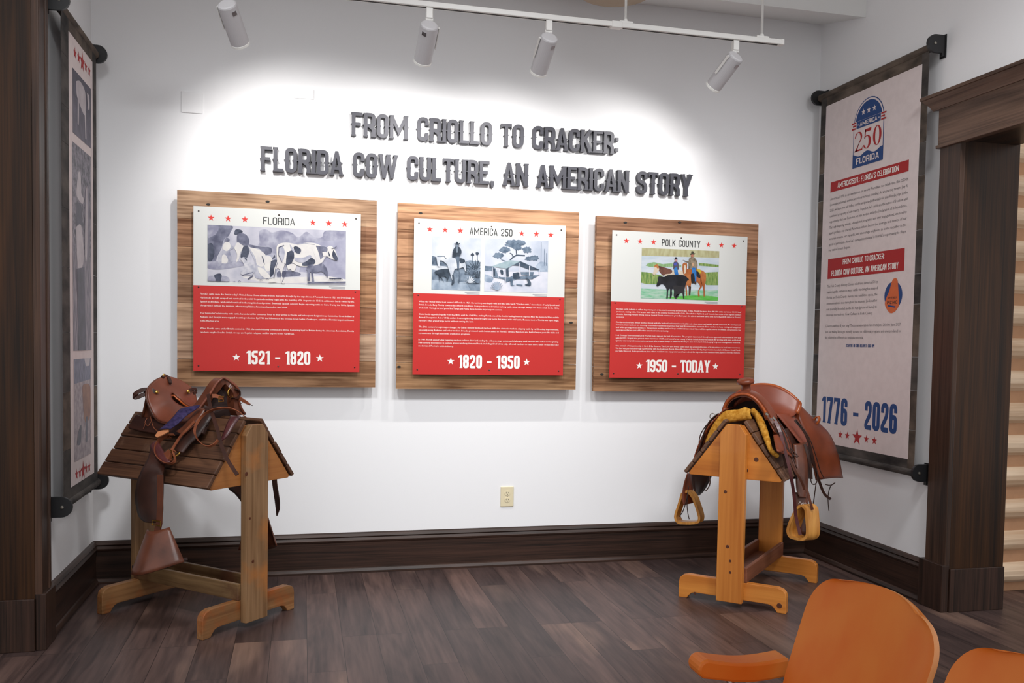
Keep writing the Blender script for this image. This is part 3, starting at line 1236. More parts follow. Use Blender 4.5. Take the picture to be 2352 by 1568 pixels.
def pastoral(pic):
    """a grey wash drawing: herders under a tree, resting cattle, one cow standing"""
    p = pic
    lt, md, dk, bk = ink((206, 206, 220), (232, 230, 238)), ink((150, 150, 174), (196, 196, 212), 22), ink((92, 94, 118), (140, 142, 164), 26), ink((58, 64, 84), (92, 98, 118), 30)
    wh = ink((236, 232, 232), (250, 246, 240), 20)
    p.full(ink((196, 196, 212), (228, 226, 236), 9))
    p.poly([(900, 330), (900, 150), (1010, 120), (1100, 170), (1250, 130), (1420, 170), (1520, 240), (1640, 150), (1730, 200), (1800, 240), (1900, 230), (1960, 130), (2290, 130), (2290, 700), (900, 600)], md, True)
    p.poly([(1650, 330), (2290, 260), (2290, 900), (1500, 900)], ink((166, 166, 190), (190, 190, 210), 16))
    p.poly([(75, 640), (400, 620), (700, 700), (1200, 760), (1700, 800), (2285, 900), (2285, 1000), (75, 950)], lt)
    p.poly([(600, 870), (1300, 880), (2000, 860), (2280, 930), (1700, 960), (1000, 960)], wh, True)
    p.poly([(1180, 880), (1200, 780), (1500, 790), (1530, 850)], dk, True)
    p.poly([(75, 52), (460, 62), (440, 170), (400, 240), (330, 300), (300, 420), (230, 560), (200, 640), (75, 660)], dk, True)
    p.poly([(80, 60), (250, 80), (220, 190), (130, 250), (80, 250)], md, True)
    p.poly([(80, 360), (150, 350), (190, 480), (150, 620), (85, 610)], bk, True)
    p.poly([(75, 640), (500, 620), (700, 680), (300, 760), (75, 740)], md, True)
    # seated woman
    p.poly([(240, 720), (250, 520), (330, 440), (340, 300), (380, 250), (430, 280), (430, 340), (480, 390), (490, 430), (430, 470), (480, 620), (440, 660), (330, 680)], ink((150, 152, 176), (206, 206, 218), 24), True)
    p.poly([(300, 660), (310, 540), (360, 530), (400, 600), (380, 660)], wh, True)
    p.poly([(310, 430), (350, 330), (420, 330), (440, 410), (380, 470)], wh, True)
    p.poly([(345, 300), (380, 252), (425, 285), (415, 320), (360, 320)], dk, True)
    # herder with a broad hat
    p.poly([(500, 190), (520, 130), (590, 125), (635, 160), (600, 190), (520, 210)], bk, True)
    p.poly([(540, 310), (550, 210), (610, 180), (690, 210), (740, 290), (720, 380), (640, 370), (560, 330)], dk, True)
    p.poly([(500, 420), (550, 330), (620, 370), (660, 420), (600, 480), (570, 600), (530, 640), (545, 520)], wh, True)
    p.poly([(640, 400), (700, 380), (740, 440), (700, 570), (600, 560)], bk, True)
    # resting cow facing the viewer
    p.poly([(720, 380), (900, 380), (1080, 410), (1090, 520), (1180, 600), (1180, 760), (1120, 880), (1000, 900), (830, 880), (820, 620), (740, 450)], ink((170, 172, 194), (214, 214, 224), 20), True)
    p.poly([(740, 360), (900, 390), (1080, 410), (1080, 500), (980, 520), (900, 430), (760, 410)], dk, True)
    p.poly([(730, 400), (900, 450), (1000, 540), (960, 700), (860, 680), (830, 560)], wh, True)
    p.poly([(960, 560), (1060, 540), (1100, 600), (1080, 720), (1050, 780), (1000, 770), (970, 680)], wh, True)
    p.poly([(930, 530), (960, 570), (975, 640), (985, 690), (960, 640)], bk)
    p.poly([(1140, 520), (1150, 560), (1090, 600)], bk)
    p.poly([(1080, 620), (1170, 600), (1180, 700), (1110, 840), (1060, 860)], bk, True)
    p.poly([(870, 720), (950, 740), (1060, 850), (1050, 890), (960, 880), (890, 800)], wh, True)
    # sheep
    p.poly([(600, 600), (640, 560), (700, 580), (740, 640), (820, 660), (830, 760), (780, 840), (640, 850), (600, 800), (660, 700)], ink((188, 190, 206), (232, 230, 236), 40), True)
    p.poly([(660, 560), (700, 590), (700, 620), (670, 600)], bk)
    p.line([(620, 850), (800, 800)], 14, dk)
    p.line([(720, 910), (800, 850)], 22, dk)
    p.poly([(160, 900), (200, 840), (290, 830), (300, 940), (200, 945)], bk, True)
    p.poly([(80, 940), (90, 880), (170, 860), (200, 945)], md, True)
    p.poly([(290, 945), (310, 860), (400, 880), (420, 945)], md, True)
    # standing cow
    p.poly([(1640, 760), (1700, 640), (1900, 650), (1980, 760), (1980, 880), (1940, 820), (1880, 780), (1780, 800)], dk, True)
    p.poly([(1180, 640), (1170, 420), (1210, 350), (1330, 325), (1500, 350), (1650, 325), (1800, 335), (1950, 400), (2020, 370), (2090, 410), (2150, 570), (2110, 600), (2030, 570), (1960, 540), (1890, 640), (1750, 690), (1550, 700), (1400, 640), (1330, 690), (1300, 640)], wh, True)
    p.poly([(1180, 620), (1310, 640), (1290, 700), (1250, 850), (1300, 960), (1250, 960), (1235, 800), (1190, 730), (1150, 800), (1150, 930), (1180, 950), (1040, 960), (1120, 900), (1130, 760), (1150, 700)], wh, True)
    p.poly([(1340, 480), (1430, 450), (1450, 560), (1400, 660), (1330, 700), (1320, 620)], bk, True)
    p.poly([(1440, 400), (1480, 380), (1560, 430), (1540, 500), (1470, 480)], bk, True)
    p.poly([(1600, 620), (1720, 560), (1790, 620), (1740, 680), (1580, 690)], bk, True)
    p.poly([(1800, 370), (1960, 390), (1980, 450), (1900, 560), (1860, 580), (1800, 440)], dk, True)
    p.poly([(1730, 390), (1800, 380), (1870, 600), (1830, 640)], wh, True)
    p.poly([(1660, 680), (1760, 660), (1750, 800), (1770, 950), (1740, 970), (1720, 800), (1700, 780), (1700, 930), (1660, 930)], dk)
    sh = ink((176, 178, 198), (212, 212, 224), 24)
    p.poly([(1200, 400), (1260, 380), (1300, 470), (1280, 600), (1230, 600)], sh, True)
    p.poly([(1450, 560), (1600, 560), (1700, 520), (1720, 560), (1600, 640), (1480, 620)], sh, True)
    p.poly([(1330, 690), (1420, 660), (1480, 690), (1460, 760), (1420, 780), (1390, 740), (1360, 760)], wh, True)
    p.poly([(1380, 350), (1420, 400), (1460, 460), (1440, 480), (1400, 420)], sh, True)
    p.line([(1500, 350), (1640, 335), (1780, 350)], 8, sh)
    p.line([(1300, 650), (1310, 800), (1260, 950)], 8, dk)
    p.line([(1185, 640), (1150, 760), (1130, 900)], 8, dk)
    p.line([(1960, 540), (1900, 640), (1890, 760)], 8, md)
    p.poly([(1900, 470), (1960, 470), (1970, 520), (1920, 540)], wh, True)
    for x, y in ((560, 950), (900, 930), (1000, 915), (480, 960), (2060, 905), (2120, 900), (2180, 905)):
        p.line([(x, y), (x + 20, y - 16), (x + 44, y)], 7, dk)
    p.poly([(2080, 430), (2150, 570), (2110, 600), (2060, 520)], bk, True)
    p.poly([(1985, 430), (2030, 520), (2010, 540)], bk)
    p.line([(2050, 410), (2110, 400), (2130, 370)], 14, dk)
    p.line([(1290, 370), (1210, 400), (1200, 520), (1260, 640)], 10, dk)
    p.line([(1660, 960), (2280, 950)], 26, dk)
    p.line([(2010, 890), (2200, 890)], 20, bk)


def rider(pic):
    """grey wash painting of a rider in a broad hat among palmetto scrub"""
    p = pic
    sky = ink((190, 202, 220), (232, 236, 244), 7)
    g1, g2, g3 = ink((104, 122, 142), (150, 166, 184), 26), ink((66, 82, 100), (110, 126, 146), 34), ink((40, 52, 66), (70, 84, 100), 30)
    wh = ink((200, 208, 220), (238, 242, 246), 18)
    p.full(sky)
    p.poly([(60, 440), (130, 460), (300, 540), (560, 560), (700, 540), (790, 520), (990, 550), (985, 1110), (50, 1090)], g1)
    p.poly([(60, 440), (140, 470), (170, 560), (330, 600), (60, 600)], g2, True)
    p.poly([(60, 630), (300, 640), (500, 680), (300, 720), (55, 700)], wh, True)
    p.poly([(55, 900), (300, 930), (500, 960), (700, 930), (800, 1100), (52, 1090)], ink((146, 164, 184), (190, 204, 220), 20))
    for x, y0, y1 in ((838, 410, 600), (930, 390, 560)):
        p.line([(x, y0), (x + 6, y1)], 12, g2)
        p.poly(ell(x, y0, 34, 30, 14, .2, .2), g3)
    # palmetto
    for (cx, cy, R, m) in ((900, 700, 190, g3), (820, 800, 150, g2), (940, 860, 140, g3), (780, 960, 130, wh), (930, 960, 90, g1)):
        for i in range(9):
            a = math.pi * (.05 + .9 * i / 8)
            p.poly([(cx - 14, cy), (cx + R * math.cos(a) * .9 - 12, cy - R * math.sin(a)), (cx + R * math.cos(a), cy - R * math.sin(a) + 8), (cx + 14, cy)], m)
    # dogs / cattle behind
    p.poly([(100, 760), (180, 710), (360, 690), (400, 760), (380, 860), (340, 940), (330, 850), (240, 840), (290, 960), (210, 850), (200, 960), (180, 820)], g3, True)
    # horse
    p.poly([(145, 480), (160, 440), (190, 470), (300, 460), (480, 480), (600, 480), (680, 520), (715, 620), (700, 740), (660, 660), (580, 680), (500, 690), (470, 760), (450, 860), (440, 900), (380, 700), (330, 590), (220, 530), (210, 640), (170, 630)], wh, True)
    p.poly([(440, 800), (475, 820), (480, 960), (430, 1000), (445, 900)], g3, True)
    p.poly([(570, 700), (600, 820), (590, 930), (560, 960), (580, 820)], g2, True)
    p.poly([(580, 480), (670, 500), (690, 560), (600, 580)], g3, True)
    p.line([(160, 455), (290, 450), (330, 500)], 12, g2)
    p.line([(700, 560), (720, 640), (710, 760)], 16, g3)
    # rider
    p.poly([(445, 470), (460, 340), (500, 270), (545, 250), (600, 290), (625, 370), (590, 440), (570, 480)], g3, True)
    p.poly([(515, 320), (530, 270), (555, 270), (560, 360), (530, 380)], ink((120, 134, 150)), True)
    p.poly([(500, 470), (580, 460), (580, 620), (575, 700), (545, 690), (530, 560)], g2, True)
    p.poly([(515, 230), (530, 200), (555, 210), (555, 250), (530, 265)], g1, True)
    p.poly([(475, 200), (510, 205), (520, 172), (555, 175), (565, 200), (595, 195), (570, 230), (510, 225)], g3, True)


def camp(pic):
    """grey wash painting of an open shelter under a wind-bent pine"""
    p = pic
    sky = ink((196, 206, 224), (232, 236, 246), 7)
    g1, g2, g3 = ink((140, 158, 182), (190, 204, 222), 22), ink((86, 106, 128), (130, 148, 168), 34), ink((50, 66, 84), (84, 100, 118), 30)
    wh = ink((214, 220, 236), (240, 240, 250), 12)
    p.full(sky)
    p.poly([(1080, 640), (1250, 650), (1300, 740), (2290, 760), (2285, 800), (1075, 760)], g2)
    p.poly([(2060, 640), (2150, 560), (2295, 600), (2290, 780), (2100, 760)], g1, True)
    p.poly([(1075, 740), (2290, 760), (2280, 1170), (1070, 1130)], wh)
    p.poly([(1080, 800), (1240, 860), (1200, 960), (1080, 930)], g1, True)
    for x in (2165, 2230, 2270):
        p.line([(x, 180 + (x - 2165) * 2), (x - 6, 640)], 10, g2)
    for (cx, cy, rx, ry) in ((1660, 210, 180, 80), (1700, 290, 80, 50), (1460, 330, 95, 60), (1340, 440, 95, 55), (1890, 330, 90, 60), (1930, 500, 80, 40), (2030, 490, 90, 50), (1560, 180, 70, 40), (1780, 190, 70, 45)):
        p.poly(ell(cx, cy, rx, ry, 22, 0, .22), g2)
    p.line([(1560, 530), (1620, 470), (1690, 430), (1850, 440)], 22, g3)
    p.line([(1690, 430), (1680, 330)], 16, g3)
    p.line([(1620, 470), (1600, 410), (1560, 390)], 14, g3)
    p.line([(1480, 550), (1400, 520), (1380, 480)], 12, g2)
    p.poly([(1480, 690), (1760, 550), (2140, 720), (1950, 720), (1740, 640), (1600, 630), (1520, 700)], g3)
    p.poly([(1210, 650), (1340, 600), (1560, 530), (1760, 550), (1500, 690), (1380, 680)], ink((156, 180, 190), (186, 206, 212), 24))
    p.poly([(1240, 860), (1240, 680), (1290, 690), (1330, 840), (1400, 860), (1560, 860), (1740, 850), (1880, 830), (2130, 820), (1990, 900), (1700, 900), (1480, 960), (1440, 900)], g2)
    p.poly([(1480, 690), (1530, 690), (1540, 850), (1490, 850)], g3)
    p.poly([(1620, 780), (1740, 770), (1740, 880), (1620, 890)], g3, True)
    p.poly([(1370, 720), (1420, 720), (1430, 800), (1390, 800)], g3, True)
    p.poly([(1760, 760), (2020, 760), (2000, 830), (1780, 820)], g2)
    for x, y0, y1 in ((1225, 670, 860), (1332, 680, 880), (1470, 690, 970), (1748, 580, 850), (1934, 640, 830), (2125, 720, 820)):
        p.line([(x, y0), (x, y1)], 14, wh)
    p.poly([(1240, 690), (1275, 690), (1275, 830), (1250, 830)], g3)
    p.poly([(1570, 840), (1620, 850), (1610, 1000), (1660, 1010), (1580, 1025), (1565, 950)], g2, True)
    p.poly([(1880, 900), (1910, 890), (1960, 960), (1950, 1030), (1840, 1010), (1900, 980)], g3, True)
    p.poly(ell(1880, 890, 18, 14), g3)
    p.line([(1680, 1000), (1800, 1020)], 24, g2)
    for i in range(9):
        a = math.pi * (.1 + .8 * i / 8)
        p.poly([(1300, 1110), (1310 + 130 * math.cos(a) - 10, 1110 - 160 * math.sin(a)), (1320 + 130 * math.cos(a), 1100 - 155 * math.sin(a)), (1330, 1110)], g1)


def ranchers(pic):
    """colour photograph of two riders with a black cow and calf at the water's edge"""
    p = pic
    water = ink((206, 220, 232), (228, 236, 244), 10, (1, 1, 4))
    p.full(water)
    p.poly([(100, 100), (2095, 190), (2090, 360), (95, 305)], ink((184, 176, 128), (206, 204, 160), 16, (3, 1, 1)))
    reed = ink((92, 140, 66), (170, 190, 110), 34, (3, 1, .6))
    p.poly([(200, 560), (260, 500), (420, 470), (640, 520), (860, 500), (1120, 540), (1120, 590), (300, 590)], ink((120, 170, 110), (176, 206, 150), 34, (3, 1, .6)))
    p.poly([(1560, 490), (1700, 500), (2080, 540), (2080, 600), (1580, 560)], reed)
    p.poly([(92, 720), (230, 730), (420, 770), (640, 820), (640, 900), (480, 1040), (200, 1030), (82, 1000)], reed)
    p.poly([(1700, 740), (2060, 720), (2070, 1060), (1760, 1060), (1700, 960)], reed)
    p.poly([(82, 1150), (600, 1170), (1300, 1200), (2060, 1190), (2060, 1460), (75, 1400)], ink((132, 206, 160), (196, 226, 206), 18, (1, 1, 4)))
    p.poly([(700, 1390), (1200, 1340), (1700, 1330), (2060, 1370), (2055, 1455), (1200, 1430)], ink((88, 190, 60), (120, 210, 100), 18, (1, 1, 4)), True)
    br, sor, dkb = ink((96, 54, 44), (128, 82, 66), 30), ink((176, 92, 40), (206, 128, 70), 22), ink((60, 34, 22))
    blk = ink((20, 20, 26), (38, 38, 46), 20)
    jean, cream = ink((30, 110, 196), (60, 140, 216), 30), ink((226, 206, 180), (240, 226, 206), 20)
    # left horse
    p.poly([(700, 850), (720, 760), (860, 690), (1150, 700), (1150, 860)], cream, True)
    p.poly([(480, 560), (560, 570), (800, 640), (880, 680), (860, 760), (720, 780), (660, 820), (560, 720)], br, True)
    p.poly([(425, 580), (500, 530), (540, 600), (540, 690), (430, 800), (380, 790), (410, 690)], cream, True)
    p.poly([(420, 590), (440, 550), (500, 520), (540, 600), (520, 640), (470, 600)], sor, True)
    p.poly([(375, 780), (430, 800), (400, 815)], blk)
    # child rider
    p.poly([(920, 380), (950, 385), (965, 345), (1005, 350), (1015, 385), (1040, 380), (1000, 410), (950, 405)], blk, True)
    p.poly([(945, 420), (990, 400), (1020, 440), (990, 480), (950, 470)], ink((206, 150, 150)), True)
    p.poly([(910, 620), (920, 480), (1000, 460), (1050, 520), (1050, 660), (930, 660)], ink((70, 66, 84), (100, 96, 112), 40), True)
    p.poly([(925, 500), (1000, 480), (1000, 540), (940, 560)], ink((72, 84, 190)), True)
    p.poly([(930, 640), (1000, 600), (1040, 760), (1040, 790), (950, 780)], jean, True)
    # right horse
    p.poly([(1270, 640), (1500, 650), (1640, 680), (1740, 760), (1750, 920), (1720, 1080), (1720, 1330), (1690, 1340), (1680, 1150), (1610, 960), (1650, 1090), (1580, 1200), (1590, 1340), (1550, 1340), (1550, 1200), (1600, 1080), (1500, 960), (1400, 960), (1360, 1100), (1350, 1310), (1310, 1310), (1320, 1150), (1260, 1060), (1270, 1320), (1240, 1300), (1220, 1100), (1180, 900)], sor, True)
    p.poly([(1150, 520), (1200, 480), (1265, 510), (1260, 640), (1240, 780), (1180, 780), (1150, 650)], sor, True)
    p.poly([(1195, 550), (1225, 550), (1235, 720), (1205, 770), (1185, 720)], cream, True)
    p.poly([(1310, 1080), (1370, 1100), (1350, 1310), (1310, 1310)], dkb)
    p.poly([(1520, 650), (1600, 660), (1630, 740), (1580, 760)], ink((220, 196, 40)), True)
    p.poly([(1480, 680), (1580, 750), (1600, 880), (1500, 820)], blk, True)
    # man rider
    p.poly([(1330, 250), (1370, 245), (1380, 195), (1430, 200), (1440, 240), (1475, 240), (1430, 275), (1360, 275)], ink((66, 62, 46), (90, 84, 62), 40), True)
    p.poly([(1370, 280), (1420, 275), (1430, 320), (1390, 350), (1365, 320)], ink((196, 120, 96)), True)
    p.poly([(1300, 640), (1310, 400), (1370, 345), (1460, 360), (1530, 480), (1520, 640), (1420, 620)], ink((112, 98, 80), (164, 148, 124), 60), True)
    p.poly([(1150, 405), (1230, 440), (1310, 440), (1310, 490), (1220, 460)], ink((130, 116, 96)))
    p.poly([(1390, 500), (1440, 490), (1440, 560), (1400, 570)], ink((220, 176, 140)), True)
    p.poly([(1390, 620), (1490, 640), (1500, 960), (1460, 970), (1400, 780)], jean, True)
    p.poly([(1360, 780), (1440, 770), (1460, 980), (1380, 1000)], blk, True)
    p.poly([(1430, 970), (1500, 970), (1495, 1040), (1440, 1010)], dkb, True)
    p.line([(1120, 480), (1130, 430), (1160, 410)], 8, cream)
    # cow and calf
    p.poly([(470, 1080), (510, 950), (530, 850), (580, 840), (680, 850), (800, 800), (1150, 800), (1280, 880), (1310, 920), (1260, 960), (1210, 1100), (1180, 1160), (900, 1150), (880, 1300), (850, 1390), (820, 1380), (830, 1160), (780, 1200), (770, 1390), (735, 1390), (740, 1160), (640, 1030), (560, 1060), (520, 1095)], blk, True)
    p.poly([(900, 1100), (960, 1070), (1170, 1100), (1200, 1180), (1190, 1390), (1165, 1390), (1140, 1260), (1060, 1300), (1030, 1370), (1000, 1360), (1010, 1280), (995, 1400), (960, 1400), (920, 1320), (930, 1220)], ink((30, 26, 30)), True)


# ------------------------------------------------------------------ the three information boards
YB, TB = -.085, .034         # front face of the plank backing and its thickness
YP, TP = -.118, .005         # front face of the printed panel
WOODTINT = [
    [(.92, .86, .76), (.74, .56, .44), (.80, .66, .52), (.60, .50, .42), (.96, .88, .78), (.88, .82, .76), (.70, .56, .42)],
    [(.98, .80, .64), (.94, .76, .60), (.86, .68, .54), (.94, .80, .66), (.78, .62, .48), (.72, .60, .46), (.76, .62, .44)],
    [(.72, .56, .46), (.90, .74, .58), (.76, .58, .44), (.62, .50, .42), (.86, .72, .56), (.74, .58, .44), (.60, .46, .34)]]
RIGHTTINT = [
    [None, (.74, .58, .48), (.94, .82, .66), (.78, .60, .44), (.70, .50, .38), (.86, .82, .76), None],
    [None, (.90, .72, .56), (.92, .70, .56), (.84, .74, .60), (.90, .80, .68), (.72, .60, .46), None],
    [None, (.76, .56, .42), (.80, .58, .40), (.54, .40, .30), (.62, .50, .40), (.60, .46, .34), None]]
BODY = [
    ["Florida's cattle were the first in today's United States. Some scholars believe that cattle brought by the expeditions of Ponce de Leon in 1521 and Don Diego de",
     "Maldonado in 1540 escaped and survived in the wild. Organized ranching began with the founding of St. Augustine in 1565. In addition to herds owned by the",
     "Spanish and Indians, wild cattle flourished in the rangelands and prairies. Eventually Spanish colonists began exporting cattle to Cuba. During the 1600s, Spanish",
     "clergy raised cattle at the missions, where many Native Americans learned to tend them.", "",
     "The Seminoles' relationship with cattle has endured for centuries. Prior to their arrival in Florida and subsequent designation as Seminoles, Creek Indians in",
     "Alabama and Georgia were engaged in cattle production. By 1740, the followers of the Oconee Creek leader, Cowkeeper, established Florida's largest settlement",
     "in the Alachua area.", "",
     "When Florida came under British control in 1763, the cattle industry continued to thrive. Remaining loyal to Britain during the American Revolution, Florida",
     "ranchers supplied beef to British troops and loyalist refugees, and for export to the Caribbean."],
    ["When the United States took control of Florida in 1821, the territory was largely wild and filled with hardy \"Cracker cattle,\" descendants of early Spanish and",
     "British breeds. Early Florida cowmen faced harsh conditions, from predators and rustlers to long cattle drives through swamps and dense scrub. In the 1830s,",
     "trade with Cuba grew, and ports like Tampa and Punta Rassa became major export centers.", "",
     "Cattle herds expanded rapidly from the 1840s until the Civil War, making Florida one of the South's leading livestock regions. After the Seminole Wars and the",
     "Armed Occupation Act of 1842, settlers from neighboring states brought new herds that mixed with wild cattle. Because most of Florida was open range,",
     "ranchers often grazed large herds without owning the land.", "",
     "The 20th century brought major changes. As Cuban demand declined, ranchers shifted to domestic markets, shipping cattle by rail. Breeding improvements,",
     "especially using Brahman and other modern breeds, produced cattle better suited to Florida's climate. Ranchers also battled major pests like ticks and",
     "screwworms through statewide eradication programs.", "",
     "In 1949, Florida passed a law requiring ranchers to fence their land, ending the old open-range system and challenging small ranchers who relied on free grazing.",
     "Mid-century innovations in pasture grasses and supplemental feeds, including dried citrus pulp, allowed ranchers to raise more cattle on less land and",
     "modernized Florida's cattle industry."],
    ["Florida's cattle industry is still an important part of the state's economy and landscape. Today, Florida has more than 886,000 cattle and about 15,000 beef",
     "producers, making it the 13th largest cattle state in the country. Counties such as Polk, Okeechobee, Highlands, and Osceola have some of the highest numbers",
     "of cattle. Ranching remains strong even as Central Florida continues to grow. Each year, the sale of cattle and calves adds more than $540 million to Florida's",
     "economy.", "",
     "Florida ranchers have always worked closely with the land and understand how healthy soil, clean water, and wildlife are all connected. As development",
     "increases, many ranchers are choosing conservation easements to protect their land. A conservation easement allows ranchers to keep owning and using their",
     "land while agreeing not to develop it. This protects working ranches, keeps wildlife habitats intact, helps refill the aquifer, stores floodwater, and preserves the",
     "open spaces that are part of Florida's natural and cultural identity.", "",
     "Polk County's Environmental Lands Program helps support this kind of protection. The program was created through voter-approved referendums in 1994 and",
     "again in 2022. Its goal is to protect water resources, wildlife, and natural areas—many of which include former ranchlands. By working with state and federal",
     "agencies and nonprofit conservation partners, the program brings in additional funding to save more land while keeping long-term management costs low.", "",
     "One example of this partnership is Circle B Bar Reserve. This 1,300 acre former cattle ranch was protected because of its importance to local water resources.",
     "The land was purchased through a partnership with the Southwest Florida Water Management District. Today, its protection benefits both Banana Creek Marsh",
     "and Lake Hancock. It also provides a place where residents can enjoy nature and learn about the important role ranchers have played in Florida's history."]]


def rect_on(px, y):
    q = [at(p[0], p[1], 1, y) for p in px]
    return ((q[0][0] + q[3][0]) / 2, (q[1][0] + q[2][0]) / 2, (q[2][2] + q[3][2]) / 2, (q[0][2] + q[1][2]) / 2)


def info_board(i, board_px, panel_px, zoom, label):
    """zoom = (x, y, scale) of the close-up the layout numbers were read from"""
    zx, zy, zs = zoom
    X0, X1, Z0, Z1 = rect_on(board_px, YB)
    p0, p1, q0, q1 = rect_on(panel_px, YP)
    O = ((X0 + X1) / 2, 0, Z0)
    t = thing('info_board', label, 'information board', O, 0, 'wooden information boards on the wall')
    rnd = random.Random(i + 3)
    b = MB()
    hh = (Z1 - Z0) / 7
    for r in range(7):
        zt, zb = Z1 - r * hh, Z1 - (r + 1) * hh + .0016
        cut = rnd.uniform(.35, .65) if RIGHTTINT[i][r] else None
        segs = [(X0, X1, WOODTINT[i][r])] if cut is None else [(X0, X0 + (X1 - X0) * cut, WOODTINT[i][r]), (X0 + (X1 - X0) * cut + .001, X1, RIGHTTINT[i][r])]
        for a, c, tint in segs:
            b.tint = tint
            b.box(a + rnd.uniform(0, .002), c - rnd.uniform(0, .002), YB + rnd.uniform(0, .003), YB + TB, zb, zt)
    b.build('plank_backing', 'plank', t, O)
    b = MB()
    b.box(X0 + .09, X1 - .09, YB + TB, 0, Z0 + .16, Z0 + .22)
    b.box(X0 + .09, X1 - .09, YB + TB, 0, Z1 - .22, Z1 - .16)
    b.build('mounting_cleat', 'railA', t, O)
    b = MB()
    kn = [[(.15, .066), (.44, .036)], [(.12, .05), (.965, .62), (.015, .88)], [(.17, .03), (.5, .012), (.05, .90)]][i]
    for u, v in kn:
        b.prism(ell(X0 + (X1 - X0) * u, Z1 - (Z1 - Z0) * v, .011, .006, 12, .3), (0, 0, 0), (1, 0, 0), (0, 0, 1), (0, -1, 0), -YB - .004, -YB + .0006)
    b.build('nail_holes', 'slot', t, O)
    # panel, measured from the close-up
    Hm = homog(panel_px, [(p0, q1), (p1, q1), (p1, q0), (p0, q0)])
    Z = lambda x, y: Hm(zx + x / zs, zy + y / zs)
    L = LAY[i]
    zmid = (Z(*L['split'][0])[1] + Z(*L['split'][1])[1]) / 2
    fr = ((0, YP, 0), (1, 0, 0), (0, 0, 1), (0, -1, 0))
    box('white_panel', 'acryl_white', p0, p1, YP, YP + TP, zmid, q1, t, O)
    box('red_panel', 'acryl_red', p0, p1, YP, YP + TP, q0, zmid, t, O)
    b = MB()
    a, c = Z(*L['title'][0]), Z(*L['title'][1])
    zt = (Z(*L['title'][2])[1])
    zbase = (a[1] + c[1]) / 2
    headline(b, L['text'], a[0], c[0], zbase, zt - zbase, fr, .0006, 0, s=.115, slab=0, spur=0, gap=.11, wk=.86)
    b.build('title_print', 'ink_black', t, O)
    zs_ = sum(Z(*q)[1] for q in L['stars']) / 6
    for q in L['stars']:
        b = MB()
        b.flat(star(Z(*q)[0], zs_, .0185), *fr, .0006)
        b.build('printed_star', 'ink_red', t, O)
    for art, quad, src in L['pics']:
        cs = [Z(*q) for q in quad]
        rect = ((cs[0][0] + cs[3][0]) / 2, (cs[1][0] + cs[2][0]) / 2, (cs[2][1] + cs[3][1]) / 2, (cs[0][1] + cs[1][1]) / 2)
        pc = Pic(src, rect, fr, .0006)
        art(pc)
        pc.build('printed_picture', t, O)
        b = MB()
        for k_ in range(2):
            b.flat([(rect[1] - .09 + .012 * k_, rect[2] - .012 - .008 * k_), (rect[1] - .002, rect[2] - .012 - .008 * k_), (rect[1] - .002, rect[2] - .0085 - .008 * k_), (rect[1] - .09 + .012 * k_, rect[2] - .0085 - .008 * k_)], *fr, .0006)
        b.build('picture_credit', 'ink_grey', t, O)
    b = MB()
    a, c = Z(*L['body'][0]), Z(*L['body'][1])
    n = len(BODY[i])
    prev = ''
    for k_, line in enumerate(BODY[i]):
        if line:
            zl = a[1] + (c[1] - a[1]) * k_ / (n - 1)
            last = k_ == n - 1 or BODY[i][k_ + 1] == ''
            full = not last or len(line) > 140
            smallprint(b, line, a[0], c[0], zl, L['cap'], fr, .0006, 0, fill=full)
    b.build('body_text', 'ink_white', t, O)
    b = MB()
    a, c = Z(*L['date'][0]), Z(*L['date'][1])
    zt = Z(*L['date'][2])[1]
    zb = (a[1] + c[1]) / 2
    headline(b, L['dtext'], a[0], c[0], zb, zt - zb, fr, .0006, 0, s=.175, slab=.03, spur=.0, gap=.06, wk=.95)
    b.build('date_print', 'ink_white', t, O)
    for q in L['dstars']:
        b = MB()
        b.flat(star(Z(*q)[0], zb + (zt - zb) * .5, .022), *fr, .0006)
        b.build('printed_star', 'ink_white', t, O)
    for u in (.03, .5, .97):
        for v in (.03, .51, .97):
            if (u, v) == (.5, .51):
                continue
            b = MB()
            x, z_ = p0 + (p1 - p0) * u, q0 + (q1 - q0) * v
            b.tube([(x, YP + TP, z_), (x, YB + .004, z_)], .004, 8)
            b.lathe([(.0045, 0), (.004, .002), (.001, .003)], (x, YP, z_), (0, -1, 0), 10)
            b.build('standoff_screw', 'screw', t, O)
    return t


